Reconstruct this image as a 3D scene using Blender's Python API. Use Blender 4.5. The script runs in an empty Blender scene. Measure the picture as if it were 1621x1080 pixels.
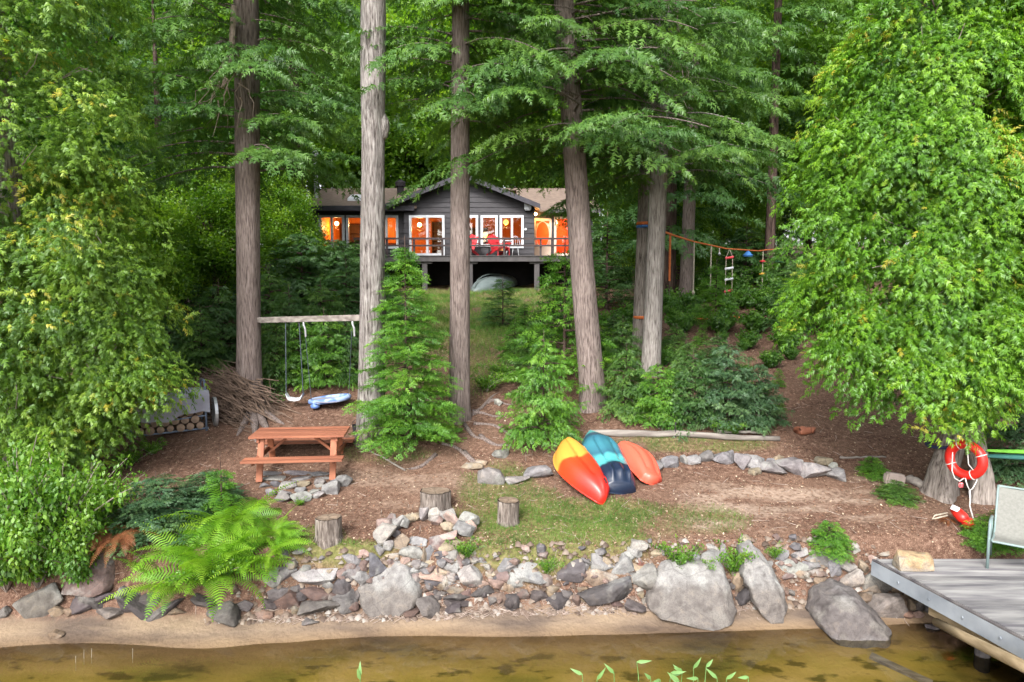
import bpy, bmesh, math, random
import numpy as np
from mathutils import Vector, Matrix
R = math.radians
S = bpy.context.scene
COL = S.collection
random.seed(7)

# ---------------------------------------------------------------- camera, light
FPX, PITCH, CZ = 1095.0, R(5.01), 4.85
cam = bpy.data.objects.new('camera', bpy.data.cameras.new('camera'))
COL.objects.link(cam)
cam.location = (0, 0, CZ)
cam.rotation_euler = (R(90) - PITCH, 0, 0)
cam.data.sensor_width = 36
cam.data.lens = 36 * FPX / 1621
cam.data.clip_end = 1000
S.camera = cam
SUN_EL, SUN_AZ = R(40), R(200)      # compass bearing the light comes from (0 = +Y, clockwise)
w = bpy.data.worlds.new('World'); S.world = w; w.use_nodes = True
nt = w.node_tree; bg = nt.nodes['Background']
sky = nt.nodes.new('ShaderNodeTexSky'); sky.sky_type = 'NISHITA'; sky.sun_disc = False
sky.sun_elevation = SUN_EL; sky.sun_rotation = SUN_AZ
sky.air_density = 1.0; sky.dust_density = 4.0
hs = nt.nodes.new('ShaderNodeHueSaturation'); hs.inputs['Saturation'].default_value = 0.25   # overcast: nearly white
nt.links.new(sky.outputs[0], hs.inputs['Color']); nt.links.new(hs.outputs[0], bg.inputs[0])
bg.inputs[1].default_value = 0.15
sun = bpy.data.objects.new('sun', bpy.data.lights.new('sun', 'SUN')); COL.objects.link(sun)
sun.data.energy = 1.15; sun.data.angle = R(14); sun.data.color = (1, .96, .9)
sd = Vector((math.sin(SUN_AZ) * math.cos(SUN_EL), math.cos(SUN_AZ) * math.cos(SUN_EL), math.sin(SUN_EL)))
sun.rotation_euler = sd.to_track_quat('Z', 'Y').to_euler()
sun.location = (0, 0, 40)
S.view_settings.view_transform = 'Standard'; S.view_settings.look = 'None'
S.view_settings.exposure = 1.68; S.view_settings.gamma = 1
S.render.engine = 'CYCLES'
cy = S.cycles
cy.use_denoising = True; cy.max_bounces = 7; cy.diffuse_bounces = 4; cy.glossy_bounces = 2
cy.transmission_bounces = 4; cy.transparent_max_bounces = 8; cy.caustics_reflective = False; cy.caustics_refractive = False

# ---------------------------------------------------------------- photo geometry
CP, SP = math.cos(PITCH), math.sin(PITCH)
def ray(u, v):
    a, b = (u - 810.5) / FPX, (540 - v) / FPX
    return np.array([a, CP + b * SP, -SP + b * CP])
def at(u, v, Y):
    d = ray(u, v); return Vector((d[0] * Y / d[1], Y, CZ + d[2] * Y / d[1]))
def proj(p):
    y, z = p[1], p[2] - CZ
    f = y * CP - z * SP; up = y * SP + z * CP
    return 810.5 + FPX * p[0] / f, 540 - FPX * up / f

def vn(x, y, s=0):
    x = np.asarray(x, float); y = np.asarray(y, float)
    xi, yi = np.floor(x), np.floor(y); fx, fy = x - xi, y - yi
    fx = fx * fx * (3 - 2 * fx); fy = fy * fy * (3 - 2 * fy)
    def h(a, b):
        t = np.sin(a * 127.1 + b * 311.7 + s * 74.7) * 43758.5453
        return t - np.floor(t)
    return (h(xi, yi) * (1 - fx) + h(xi + 1, yi) * fx) * (1 - fy) + (h(xi, yi + 1) * (1 - fx) + h(xi + 1, yi + 1) * fx) * fy
def fbm(x, y, s=0, o=3):
    t = 0; a = .5
    for i in range(o):
        t = t + a * vn(x * 2 ** i, y * 2 ** i, s + i); a /= 2
    return t / (1 - .5 ** o)
def ss(a, b, x):
    t = np.clip((x - a) / (b - a), 0, 1); return t * t * (3 - 2 * t)
PY = [-60, 3, 7, 8.4, 9.11, 9.6, 9.72, 10.02, 10.3, 11.23, 12.43, 13.65, 14.9, 16.5, 20, 24, 28.8, 32, 40, 70, 200, 400]
PZ = [-4, -1.3, -.42, -.14, 0, .13, .25, .93, 1.0, 1.12, 1.38, 1.8, 2.15, 2.6, 3.3, 3.85, 4.25, 4.5, 4.9, 7, 14, 20]
def H(x, y):
    x = np.asarray(x, float); y = np.asarray(y, float)
    k = 1 - ss(10.5, 13, y)
    yy = y - .055 * np.clip(x, -8, 6) * k * ss(5, 8.5, y)
    # retaining wall line wanders a little
    yy = yy - .12 * (vn(x * .7, 0 * x, 5) - .5) * k
    z = np.interp(yy, PY, PZ)
    z = z + ss(6, 15, x) * ss(15, 24, y) * .9 + ss(-9, -20, x) * ss(13, 24, y) * .6
    z = z + (fbm(x * .9, y * .9, 1) - .5) * (.10 * ss(10, 11.5, y) + .25 * ss(14, 20, y)) + (vn(x * 3, y * 3, 9) - .5) * .03 * ss(10, 11, y)
    z = z + (fbm(x * .5, y * .5, 3) - .5) * .08 * (1 - ss(8.5, 9.6, y))
    return z
def Hs(x, y): return float(H(x, y))
def G(u, v):
    d = ray(u, v); ts = np.linspace(6, 90, 2400) / d[1]
    P = d[None, :] * ts[:, None]; P[:, 2] += CZ
    below = P[:, 2] < H(P[:, 0], P[:, 1])
    if not below.any(): return Vector((P[-1][0], P[-1][1], Hs(P[-1][0], P[-1][1])))
    i = int(np.argmax(below)); a, b = ts[max(i - 1, 0)], ts[i]
    for _ in range(14):
        m = (a + b) / 2; p = d * m; p[2] += CZ
        if p[2] < Hs(p[0], p[1]): b = m
        else: a = m
    p = d * b; p[2] += CZ
    return Vector(p)
def mpp(p): return p[1] / FPX          # metres per photo pixel at a point

# ---------------------------------------------------------------- materials
def newmat(name):
    m = bpy.data.materials.new(name); m.use_nodes = True
    nt = m.node_tree
    return m, nt, nt.nodes, nt.links, nt.nodes['Principled BSDF']
def tex(nt, kind='ShaderNodeTexNoise', scale=5, detail=4, stretch=(1, 1, 1), coord='Object'):
    tc = nt.nodes.new('ShaderNodeTexCoord'); mp = nt.nodes.new('ShaderNodeMapping')
    mp.inputs['Scale'].default_value = stretch
    n = nt.nodes.new(kind); n.inputs['Scale'].default_value = scale
    if 'Detail' in n.inputs: n.inputs['Detail'].default_value = detail
    if coord == 'World':
        g = nt.nodes.new('ShaderNodeNewGeometry'); nt.links.new(g.outputs['Position'], mp.inputs[0])
    else: nt.links.new(tc.outputs[coord], mp.inputs[0])
    nt.links.new(mp.outputs[0], n.inputs['Vector'])
    return n
def ramp(nt, fac, stops):
    r = nt.nodes.new('ShaderNodeValToRGB'); e = r.color_ramp.elements
    while len(e) < len(stops): e.new(.5)
    for i, (p, c) in enumerate(stops):
        e[i].position = p; e[i].color = (*c, 1) if len(c) == 3 else c
    nt.links.new(fac, r.inputs[0]); return r.outputs[0]
def mixc(nt, fac, a, b, mode='MIX'):
    m = nt.nodes.new('ShaderNodeMix'); m.data_type = 'RGBA'; m.blend_type = mode
    for s, v in ((m.inputs[0], fac), (m.inputs[6], a), (m.inputs[7], b)):
        if isinstance(v, (int, float)): s.default_value = v
        elif isinstance(v, tuple): s.default_value = (*v, 1)
        else: nt.links.new(v, s)
    return m.outputs[2]
def bump(nt, b, h, strength=.4, dist=.02):
    n = nt.nodes.new('ShaderNodeBump'); n.inputs['Strength'].default_value = strength; n.inputs['Distance'].default_value = dist
    nt.links.new(h, n.inputs['Height']); nt.links.new(n.outputs[0], b.inputs['Normal'])
def mat(name, c1, c2=None, scale=6, rough=.8, bs=.3, bscale=40, bd=.01, stretch=(1, 1, 1), spec=.3, metal=0, coord='Object', sharp=(.35, .65), var=0):
    m, nt, N, L, b = newmat(name)
    c2 = c2 or tuple(x * .7 for x in c1)
    n = tex(nt, scale=scale, detail=5, stretch=stretch, coord=coord)
    c = ramp(nt, n.outputs[0], [(sharp[0], c1), (sharp[1], c2)])
    if var:                                     # board-to-board variation
        oi = N.new('ShaderNodeObjectInfo'); c = mixc(nt, 1.0, c, ramp(nt, oi.outputs['Random'], [(0, (1 - var,) * 3), (1, (1 + var,) * 3)]), 'MULTIPLY')
    L.new(c, b.inputs['Base Color'])
    b.inputs['Roughness'].default_value = rough; b.inputs['Specular IOR Level'].default_value = spec; b.inputs['Metallic'].default_value = metal
    if bs:
        n2 = tex(nt, scale=bscale, detail=4, stretch=stretch, coord=coord); bump(nt, b, n2.outputs[0], bs, bd)
    return m
def foliage(name, stops, trans=.35, gloss=.03):
    m, nt, N, L, b = newmat(name); N.remove(b)
    a = N.new('ShaderNodeAttribute'); a.attribute_name = 'tint'
    c = ramp(nt, a.outputs['Fac'], stops)
    d = N.new('ShaderNodeBsdfDiffuse'); t = N.new('ShaderNodeBsdfTranslucent'); g = N.new('ShaderNodeBsdfGlossy')
    g.inputs['Roughness'].default_value = .45; g.inputs['Color'].default_value = (.9, 1, .9, 1)
    L.new(c, d.inputs[0])
    t2 = mixc(nt, 1.0, c, (1.15, 1.2, .55), 'MULTIPLY'); L.new(t2, t.inputs[0])
    m1 = N.new('ShaderNodeMixShader'); m1.inputs[0].default_value = trans; L.new(d.outputs[0], m1.inputs[1]); L.new(t.outputs[0], m1.inputs[2])
    m2 = N.new('ShaderNodeMixShader'); m2.inputs[0].default_value = gloss; L.new(m1.outputs[0], m2.inputs[1]); L.new(g.outputs[0], m2.inputs[2])
    L.new(m2.outputs[0], N['Material Output'].inputs[0]); return m
def bark(name, c1, c2, c3, vs=14, st=.14, bd=.03):
    m, nt, N, L, b = newmat(name)
    n = tex(nt, scale=vs, detail=7, stretch=(1, 1, st)); n.inputs['Distortion'].default_value = .35; n.inputs['Roughness'].default_value = .62
    n2 = tex(nt, scale=2.2, detail=4, stretch=(1, 1, .5))
    c = ramp(nt, n.outputs[0], [(.34, c1), (.48, c2), (.66, c3)])
    c = mixc(nt, ramp(nt, n2.outputs[0], [(.45, (0, 0, 0)), (.7, (.55, .55, .55))]), c, tuple(x * .65 for x in c2))
    L.new(c, b.inputs['Base Color']); b.inputs['Roughness'].default_value = .95; b.inputs['Specular IOR Level'].default_value = .15
    bump(nt, b, n.outputs[0], .9, bd); return m
def emit(name, c, s):
    m, nt, N, L, b = newmat(name); b.inputs['Base Color'].default_value = (*c, 1)
    b.inputs['Emission Color'].default_value = (*c, 1); b.inputs['Emission Strength'].default_value = s; return m

def stone_mat():
    m, nt, N, L, b = newmat('stone')
    oi = N.new('ShaderNodeObjectInfo')
    n = tex(nt, scale=3.2, detail=6, coord='World'); n2 = tex(nt, scale=55, detail=4, coord='World'); n3 = tex(nt, scale=9, detail=5, coord='World')
    c = mixc(nt, 1.0, oi.outputs['Color'], ramp(nt, n3.outputs[0], [(.3, (.62, .6, .6)), (.55, (1, 1, 1)), (.75, (1.25, 1.2, 1.12))]), 'MULTIPLY')
    c = mixc(nt, ramp(nt, n.outputs[0], [(.54, (0, 0, 0)), (.64, (.55, .55, .55))]), c, (.27, .27, .255))       # pale lichen
    c = mixc(nt, ramp(nt, n2.outputs[0], [(.40, (.32, .32, .32)), (.50, (0, 0, 0))]), c, (.09, .08, .08))       # dark mineral flecks
    g = N.new('ShaderNodeNewGeometry'); sx = N.new('ShaderNodeSeparateXYZ'); L.new(g.outputs['Position'], sx.inputs[0])
    ad = N.new('ShaderNodeMath'); ad.operation = 'MULTIPLY_ADD'; L.new(n.outputs[0], ad.inputs[0]); ad.inputs[1].default_value = .35; L.new(sx.outputs[2], ad.inputs[2])
    stain = ramp(nt, ad.outputs[0], [(.1, (.25, .25, .25)), (.22, (1, 1, 1)), (.58, (.85, .85, .85)), (.72, (0, 0, 0))])                # old waterline stain
    c = mixc(nt, stain, c, mixc(nt, 1.0, c, (.58, .53, .50), 'MULTIPLY'))
    vo = tex(nt, 'ShaderNodeTexVoronoi', scale=1.6, coord='World'); vo.feature = 'DISTANCE_TO_EDGE'
    c = mixc(nt, ramp(nt, vo.outputs['Distance'], [(.0, (.38, .38, .38)), (.012, (0, 0, 0))]), c, (.05, .045, .045))     # hairline cracks
    L.new(c, b.inputs['Base Color']); b.inputs['Roughness'].default_value = .85; b.inputs['Specular IOR Level'].default_value = .25
    bump(nt, b, n3.outputs[0], .8, .05); return m
STONE = stone_mat()
M = {}
M['bark_hem'] = bark('bark_hem', (.055, .042, .038), (.165, .13, .118), (.27, .222, .205), vs=42, st=.10)
M['bark_grey'] = bark('bark_grey', (.04, .033, .03), (.20, .178, .168), (.37, .35, .332), vs=27, st=.13, bd=.08)
M['bark_cedar'] = bark('bark_cedar', (.06, .047, .042), (.21, .18, .16), (.36, .32, .29), vs=30, st=.10)
M['bark_pale'] = bark('bark_pale', (.07, .06, .054), (.24, .215, .20), (.38, .355, .335), vs=38, st=.09)
M['bark_dark'] = bark('bark_dark', (.02, .014, .012), (.075, .05, .042), (.13, .095, .08))
M['twig'] = mat('twig', (.16, .12, .10), (.3, .26, .23), 9, bs=0)
M['deadtwig'] = mat('deadtwig', (.36, .29, .25), (.2, .15, .12), 9, bs=0)
YEL = (.40, .36, .04)
M['cedar'] = foliage('cedar', [(0, (.055, .13, .016)), (.45, (.135, .26, .028)), (.8, (.23, .37, .042)), (.93, (.30, .40, .05)), (.98, YEL)], .44)
M['cedar2'] = foliage('cedar2', [(0, (.04, .12, .012)), (.45, (.105, .25, .016)), (.85, (.19, .36, .022)), (.96, (.25, .37, .03)), (.99, YEL)], .42)
M['hemlock'] = foliage('hemlock', [(0, (.03, .085, .02)), (.5, (.07, .16, .03)), (1, (.14, .26, .04))], .42)
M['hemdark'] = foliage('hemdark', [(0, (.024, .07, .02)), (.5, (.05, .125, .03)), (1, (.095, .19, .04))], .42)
M['fir'] = foliage('fir', [(0, (.04, .12, .018)), (.5, (.09, .23, .025)), (1, (.17, .34, .03))], .42)
M['maple'] = foliage('maple', [(0, (.07, .16, .015)), (.5, (.14, .29, .02)), (1, (.28, .42, .03))], .6)
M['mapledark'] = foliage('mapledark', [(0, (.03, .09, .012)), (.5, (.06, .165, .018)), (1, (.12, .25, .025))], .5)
M['shrub'] = foliage('shrub', [(0, (.04, .12, .014)), (.5, (.09, .22, .018)), (1, (.19, .33, .03))], .42)
M['fern'] = foliage('fern', [(0, (.085, .23, .016)), (.5, (.18, .37, .025)), (1, (.30, .48, .045))], .42)
M['deadfern'] = foliage('deadfern', [(0, (.16, .06, .03)), (.6, (.28, .11, .05)), (1, (.36, .18, .08))], .3, .02)
M['bluegreen'] = foliage('bluegreen', [(0, (.03, .075, .035)), (.5, (.055, .12, .05)), (1, (.10, .18, .06))], .3)
M['grass'] = foliage('grass', [(0, (.05, .13, .015)), (.45, (.10, .22, .025)), (.7, (.17, .24, .05)), (1, (.34, .30, .14))], .35, .03)
M['litter'] = foliage('litter', [(0, (.11, .05, .035)), (.5, (.22, .12, .08)), (.85, (.34, .24, .17)), (1, (.48, .40, .30))], .1, .02)
M['reed'] = foliage('reed', [(0, (.10, .22, .05)), (1, (.22, .36, .10))], .35, .1)

# ---------------------------------------------------------------- mesh helpers
class MB:
    def __init__(s): s.v = []; s.f = []
    def add(s, V, F):
        o = len(s.v); s.v += [tuple(p) for p in V]; s.f += [tuple(i + o for i in f) for f in F]; return s
    def box(s, c, d, rot=None):
        hx, hy, hz = d[0] / 2, d[1] / 2, d[2] / 2
        V = [Vector((sx * hx, sy * hy, sz * hz)) for sx in (-1, 1) for sy in (-1, 1) for sz in (-1, 1)]
        if rot is not None: V = [rot @ p for p in V]
        c = Vector(c)
        return s.add([p + c for p in V], [(0, 1, 3, 2), (4, 6, 7, 5), (0, 4, 5, 1), (2, 3, 7, 6), (0, 2, 6, 4), (1, 5, 7, 3)])
    def bb(s, x0, x1, y0, y1, z0, z1): return s.box(((x0 + x1) / 2, (y0 + y1) / 2, (z0 + z1) / 2), (x1 - x0, y1 - y0, z1 - z0))
    def bar(s, a, b, wd, h, up=(0, 0, 1)):
        a, b = Vector(a), Vector(b); d = b - a; L = d.length; d.normalize(); up = Vector(up)
        if abs(d.dot(up)) > .98: up = Vector((0, 1, 0))
        x = d.cross(up).normalized(); z = x.cross(d)
        return s.box((a + b) / 2, (wd, L, h), Matrix((x, d, z)).transposed())
    def tube(s, P, r, n=8, cap=True):
        P = [Vector(p) for p in P]; k = len(P)
        rr = r if hasattr(r, '__len__') else [r] * k
        V = []; ref = None
        for i in range(k):
            t = (P[min(i + 1, k - 1)] - P[max(i - 1, 0)]).normalized()
            if ref is None: ref = Vector((1, 0, 0)) if abs(t.x) < .8 else Vector((0, 1, 0))
            a = (ref - t * ref.dot(t)).normalized(); ref = a; b = t.cross(a)
            for j in range(n):
                q = 2 * math.pi * j / n; V.append(P[i] + (a * math.cos(q) + b * math.sin(q)) * rr[i])
        F = [(i * n + j, i * n + (j + 1) % n, (i + 1) * n + (j + 1) % n, (i + 1) * n + j) for i in range(k - 1) for j in range(n)]
        if cap: F += [tuple(range(n - 1, -1, -1)), tuple((k - 1) * n + j for j in range(n))]
        return s.add(V, F)
    def lathe(s, prof, c=(0, 0, 0), n=20):
        c = Vector(c); V = [c + Vector((r * math.cos(2 * math.pi * j / n), r * math.sin(2 * math.pi * j / n), z)) for r, z in prof for j in range(n)]
        k = len(prof)
        F = [(i * n + j, i * n + (j + 1) % n, (i + 1) * n + (j + 1) % n, (i + 1) * n + j) for i in range(k - 1) for j in range(n)]
        F += [tuple(range(n - 1, -1, -1)), tuple((k - 1) * n + j for j in range(n))]
        return s.add(V, F)
    def poly(s, pts, th):                       # thick polygon, thickness vector th
        th = Vector(th); n = len(pts); P = [Vector(p) for p in pts]
        return s.add(P + [p + th for p in P], [tuple(range(n - 1, -1, -1)), tuple(range(n, 2 * n))] + [(i, (i + 1) % n, n + (i + 1) % n, n + i) for i in range(n)])
    def build(s, name, m, parent=None, org=None, smooth=False, bevel=0):
        me = bpy.data.meshes.new(name); o_ = Vector(org) if org is not None else (Vector(parent.location) if parent is not None and parent.parent is None else Vector((0, 0, 0)))
        me.from_pydata([tuple(Vector(p) - o_) for p in s.v], [], s.f)
        bm = bmesh.new(); bm.from_mesh(me); bmesh.ops.recalc_face_normals(bm, faces=bm.faces)
        if bevel: bmesh.ops.bevel(bm, geom=bm.edges[:], offset=bevel, segments=2, affect='EDGES', clamp_overlap=True)
        bm.to_mesh(me); bm.free()
        if smooth: me.polygons.foreach_set('use_smooth', [True] * len(me.polygons))
        me.materials.append(M[m] if isinstance(m, str) else m)
        ob = bpy.data.objects.new(name, me); COL.objects.link(ob)
        if parent is not None:
            ob.parent = parent
        elif org is not None: ob.location = org
        return ob
# parts of a top-level Empty are given in world coordinates (the Empty's location is subtracted);
# sub-parts sit under a mesh part whose own location is zero, so subtract the root's location
def sub(mb, name, m, part, smooth=False, bevel=0):
    r = part
    while r.parent is not None: r = r.parent
    ob = mb.build(name, m, None, None, smooth, bevel)
    ob.data.transform(Matrix.Translation(-Vector(r.location))); ob.parent = part
    return ob
def tag(o, label=None, cat=None, group=None, kind=None):
    if label: o['label'] = label
    if cat: o['category'] = cat
    if group: o['group'] = group
    if kind: o['kind'] = kind
    return o
def thing(name, label, cat, loc, group=None):
    o = bpy.data.objects.new(name, None); COL.objects.link(o); o.location = loc; o.empty_display_size = .2
    return tag(o, label, cat, group)
def copy_tree(o, parent=None):
    c = o.copy(); COL.objects.link(c); c.parent = parent
    for ch in list(o.children): copy_tree(ch, c)
    return c

def npmesh(name, V, F, mt, tint=None, smooth=False):
    me = bpy.data.meshes.new(name); V = np.asarray(V, np.float32); F = np.asarray(F, np.int32); k = F.shape[1]
    me.vertices.add(len(V)); me.vertices.foreach_set('co', V.ravel())
    me.loops.add(F.size); me.loops.foreach_set('vertex_index', F.ravel())
    me.polygons.add(len(F)); me.polygons.foreach_set('loop_start', np.arange(0, F.size, k, dtype=np.int32))
    if smooth: me.polygons.foreach_set('use_smooth', np.ones(len(F), bool))
    me.update(calc_edges=True)
    if tint is not None:
        a = me.attributes.new('tint', 'FLOAT', 'POINT'); a.data.foreach_set('value', np.asarray(tint, np.float32))
    me.materials.append(M[mt] if isinstance(mt, str) else mt)
    return me
def norm(a): return a / np.maximum(np.linalg.norm(a, axis=1, keepdims=True), 1e-9)
def scatter(name, T, pos, fwd, up, sc, tint, mt):
    V, F = T; pos, fwd, up = (np.asarray(q, float) for q in (pos, fwd, up)); sc = np.asarray(sc, float)
    y = norm(fwd); x = norm(np.cross(y, up)); z = np.cross(x, y)
    P = pos[:, None, :] + sc[:, None, None] * (V[None, :, 0:1] * x[:, None, :] + V[None, :, 1:2] * y[:, None, :] + V[None, :, 2:3] * z[:, None, :])
    n, k = len(pos), len(V)
    FF = (F[None] + (np.arange(n) * k)[:, None, None]).reshape(-1, F.shape[1])
    return npmesh(name, P.reshape(-1, 3), FF, mt, np.repeat(np.clip(tint, 0, 1), k))
def obj(name, me, parent=None, loc=(0, 0, 0)):
    o = bpy.data.objects.new(name, me); COL.objects.link(o); o.parent = parent; o.location = loc; return o

# leaf templates: triangles only, x side, y forward, z normal
def feather(n, ang, ln, wd, taper=.75, droop=.12, y0=.08, vee=0.0):
    V, F = [], []
    def tri(b, d, L, wdt, lift=0):
        d = np.array(d) / np.linalg.norm(d); s = np.array([-d[1], d[0], 0]) * wdt
        o = len(V); b = np.array(b); tip = b + d * L; tip[2] -= droop * L + droop * tip[1] ** 2 - lift * L
        V.extend([b - s, b + s, tip]); F.append((o, o + 1, o + 2))
    for i in range(n):
        t = y0 + (1 - y0) * i / n
        for sg in (-1, 1):
            L = ln * (1 - taper * t) * (1 if i % 2 else .85)
            tri((0, t + .03 * sg, -droop * t * t), (sg * math.sin(ang), math.cos(ang), 0), L, wd * L, vee if i % 2 else -vee)
    tri((0, .75, -droop * .7), (0, 1, 0), .3, .07)
    return np.array(V, float), np.array(F)
T_CED = feather(4, R(48), .52, .24, .45, .22, vee=.3)
T_HEM = feather(5, R(55), .52, .20, .65, .12, vee=.25)
T_FIR = feather(6, R(50), .42, .15, .5, .03, vee=.4)
def leafclump(k, seed, sz=.5):
    r = np.random.default_rng(seed); V, F = [], []
    for i in range(k):
        c = r.normal(0, .42, 3); f = r.normal(0, 1, 3); f[2] -= .3; f /= np.linalg.norm(f)
        u = np.array([0, 0, 1.]) + r.normal(0, .55, 3); x = np.cross(f, u); x /= np.linalg.norm(x); zz = np.cross(x, f)
        o = len(V); V += [c, c + f * .45 * sz + x * .32 * sz - zz * .05, c + f * sz - zz * .12 * sz, c + f * .45 * sz - x * .32 * sz - zz * .05]
        F += [(o, o + 1, o + 2), (o, o + 2, o + 3)]
    return np.array(V), np.array(F)
T_LEAF = leafclump(6, 3)
T_BLADE = (np.array([(-.035, 0, 0), (.035, 0, 0), (0, 1, .0)]), np.array([(0, 1, 2)]))
T_CHIP = (np.array([(-.5, -.25, 0), (.5, -.3, .1), (.4, .3, 0), (-.35, .25, .12)]), np.array([(0, 1, 2), (0, 2, 3)]))

# ================================================================ ground
def axis(lo, hi, st, far_lo, far_hi, gr=1.18):
    a = list(np.arange(lo, hi, st)); x, s = a[-1], st
    while x < far_hi: s *= gr; x += s; a.append(x)
    x, s = lo, st
    while x > far_lo: s *= gr; x -= s; a.insert(0, x)
    return np.array(a)
gx = axis(-9, 9.5, .085, -260, 260); gy = axis(8.0, 17, .075, -60, 420, 1.06)
X, Y = np.meshgrid(gx, gy); Z = H(X, Y)
nx, ny = len(gx), len(gy)
idx = np.arange(nx * ny).reshape(ny, nx)
F = np.stack([idx[:-1, :-1], idx[:-1, 1:], idx[1:, 1:], idx[1:, :-1]], -1).reshape(-1, 4)
def blob(x, y, zones):
    t = np.zeros_like(np.asarray(x, float))
    for (u, v, ru, rv, wt) in zones:
        c = G(u, v); e = G(u, v + rv); rx = ru * mpp(c); ry = max(abs(c[1] - e[1]), .15)
        d = ((x - c[0]) / rx) ** 2 + ((y - c[1]) / ry) ** 2
        t = np.maximum(t, wt * np.clip(1.6 - d, 0, 1))
    return t
GRASSZ = [(900, 825, 170, 45, 1), (830, 870, 110, 22, .9), (960, 850, 90, 30, .8), (530, 865, 90, 22, .9), (500, 850, 40, 20, .7), (790, 775, 60, 40, .55),
          (1090, 700, 120, 14, .6), (740, 500, 100, 50, 1.3), (690, 480, 60, 40, 1.2), (860, 470, 60, 20, .8), (770, 470, 120, 18, .8), (1110, 820, 70, 22, .45), (760, 560, 40, 60, .5),
          (610, 720, 70, 14, .4), (830, 800, 60, 30, .6)]
DUSTZ = [(1250, 795, 160, 32, 1), (1150, 830, 90, 15, .8), (620, 770, 120, 30, .45), (730, 830, 60, 12, .4), (1340, 770, 80, 16, .6)]
def grassmask(x, y): return blob(x, y, GRASSZ) * ss(.30, .62, fbm(x * 1.7, y * 1.7, 21) + .12)
gm = grassmask(X, Y); dm = blob(X, Y, DUSTZ) * ss(.35, .6, fbm(X * 1.2, Y * 3.5, 31))
me = npmesh('ground', np.stack([X, Y, Z], -1).reshape(-1, 3), F, STONE, None, True); me.materials.clear()
for nm, a in (('grassy', gm), ('dusty', dm)):
    at_ = me.attributes.new(nm, 'FLOAT', 'POINT'); at_.data.foreach_set('value', a.ravel().astype(np.float32))
def ground_mat():
    m, nt, N, L, b = newmat('ground')
    n1 = tex(nt, scale=1.3, detail=6, coord='World'); n2 = tex(nt, scale=14, detail=6, coord='World'); n3 = tex(nt, scale=70, detail=3, coord='World')
    soil = ramp(nt, n2.outputs[0], [(.25, (.04, .021, .015)), (.45, (.092, .050, .035)), (.6, (.14, .083, .060)), (.75, (.26, .175, .13))])
    soil = mixc(nt, ramp(nt, n1.outputs[0], [(.4, (0, 0, 0)), (.7, (.5, .5, .5))]), soil, (.15, .095, .066))
    soil = mixc(nt, ramp(nt, n3.outputs[0], [(.56, (0, 0, 0)), (.66, (.6, .6, .6))]), soil, (.30, .20, .145))
    soil = mixc(nt, ramp(nt, n3.outputs[0], [(.34, (.6, .6, .6)), (.44, (0, 0, 0))]), soil, (.04, .02, .014))
    ag = N.new('ShaderNodeAttribute'); ag.attribute_name = 'grassy'; ad = N.new('ShaderNodeAttribute'); ad.attribute_name = 'dusty'
    gc = ramp(nt, n2.outputs[0], [(.3, (.07, .06, .03)), (.5, (.11, .13, .035)), (.7, (.20, .18, .08))])
    mu = N.new('ShaderNodeMath'); mu.operation = 'MULTIPLY'; mu.inputs[1].default_value = .8; L.new(ag.outputs['Fac'], mu.inputs[0])
    c = mixc(nt, mu.outputs[0], soil, gc)
    md = N.new('ShaderNodeMath'); md.operation = 'MULTIPLY'; L.new(ad.outputs['Fac'], md.inputs[0]); L.new(ramp(nt, n2.outputs[0], [(.3, (.25, .25, .25)), (.6, (1, 1, 1))]), md.inputs[1])
    c = mixc(nt, md.outputs[0], c, (.27, .20, .155))
    # beach sand and lake bed by height
    g = N.new('ShaderNodeNewGeometry'); sx = N.new('ShaderNodeSeparateXYZ'); L.new(g.outputs['Position'], sx.inputs[0])
    ns = tex(nt, scale=1.1, detail=5, stretch=(.55, 1.6, 1), coord='World'); nw = tex(nt, scale=5, detail=6, stretch=(.5, 1.3, 1), coord='World')
    sand = ramp(nt, ns.outputs[0], [(.36, (.10, .075, .06)), (.5, (.19, .14, .10)), (.66, (.25, .185, .125))])
    sand = mixc(nt, ramp(nt, n3.outputs[0], [(.6, (0, 0, 0)), (.7, (.5, .5, .5))]), sand, (.1, .07, .05))
    bed = ramp(nt, ns.outputs[0], [(.3, (.15, .16, .045)), (.45, (.34, .29, .085)), (.6, (.46, .375, .16)), (.72, (.52, .43, .25))])
    bed = mixc(nt, ramp(nt, nw.outputs[0], [(.55, (0, 0, 0)), (.64, (.75, .75, .75))]), bed, (.05, .05, .012))
    fb = N.new('ShaderNodeMapRange'); fb.inputs[1].default_value = -.015; fb.inputs[2].default_value = -.14; L.new(sx.outputs[2], fb.inputs[0])
    sand = mixc(nt, fb.outputs[0], sand, bed)
    wet = N.new('ShaderNodeMapRange'); wet.inputs[1].default_value = .06; wet.inputs[2].default_value = -.01; L.new(sx.outputs[2], wet.inputs[0])
    sand = mixc(nt, wet.outputs[0], sand, mixc(nt, 1.0, sand, (.78, .70, .58), 'MULTIPLY'))
    ad2 = N.new('ShaderNodeMath'); ad2.operation = 'MULTIPLY_ADD'; ad2.inputs[1].default_value = .12; L.new(n2.outputs[0], ad2.inputs[0]); L.new(sx.outputs[2], ad2.inputs[2])
    fs = N.new('ShaderNodeMapRange'); fs.inputs[1].default_value = .26; fs.inputs[2].default_value = .17; L.new(ad2.outputs[0], fs.inputs[0])
    c = mixc(nt, fs.outputs[0], c, sand)
    L.new(c, b.inputs['Base Color']); b.inputs['Roughness'].default_value = .95; b.inputs['Specular IOR Level'].default_value = .12
    bump(nt, b, n2.outputs[0], .7, .035); return m
me.materials.append(ground_mat())
ground = tag(obj('ground', me), 'reddish brown needle covered bank rising from the sandy lake shore', kind='structure')

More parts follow.
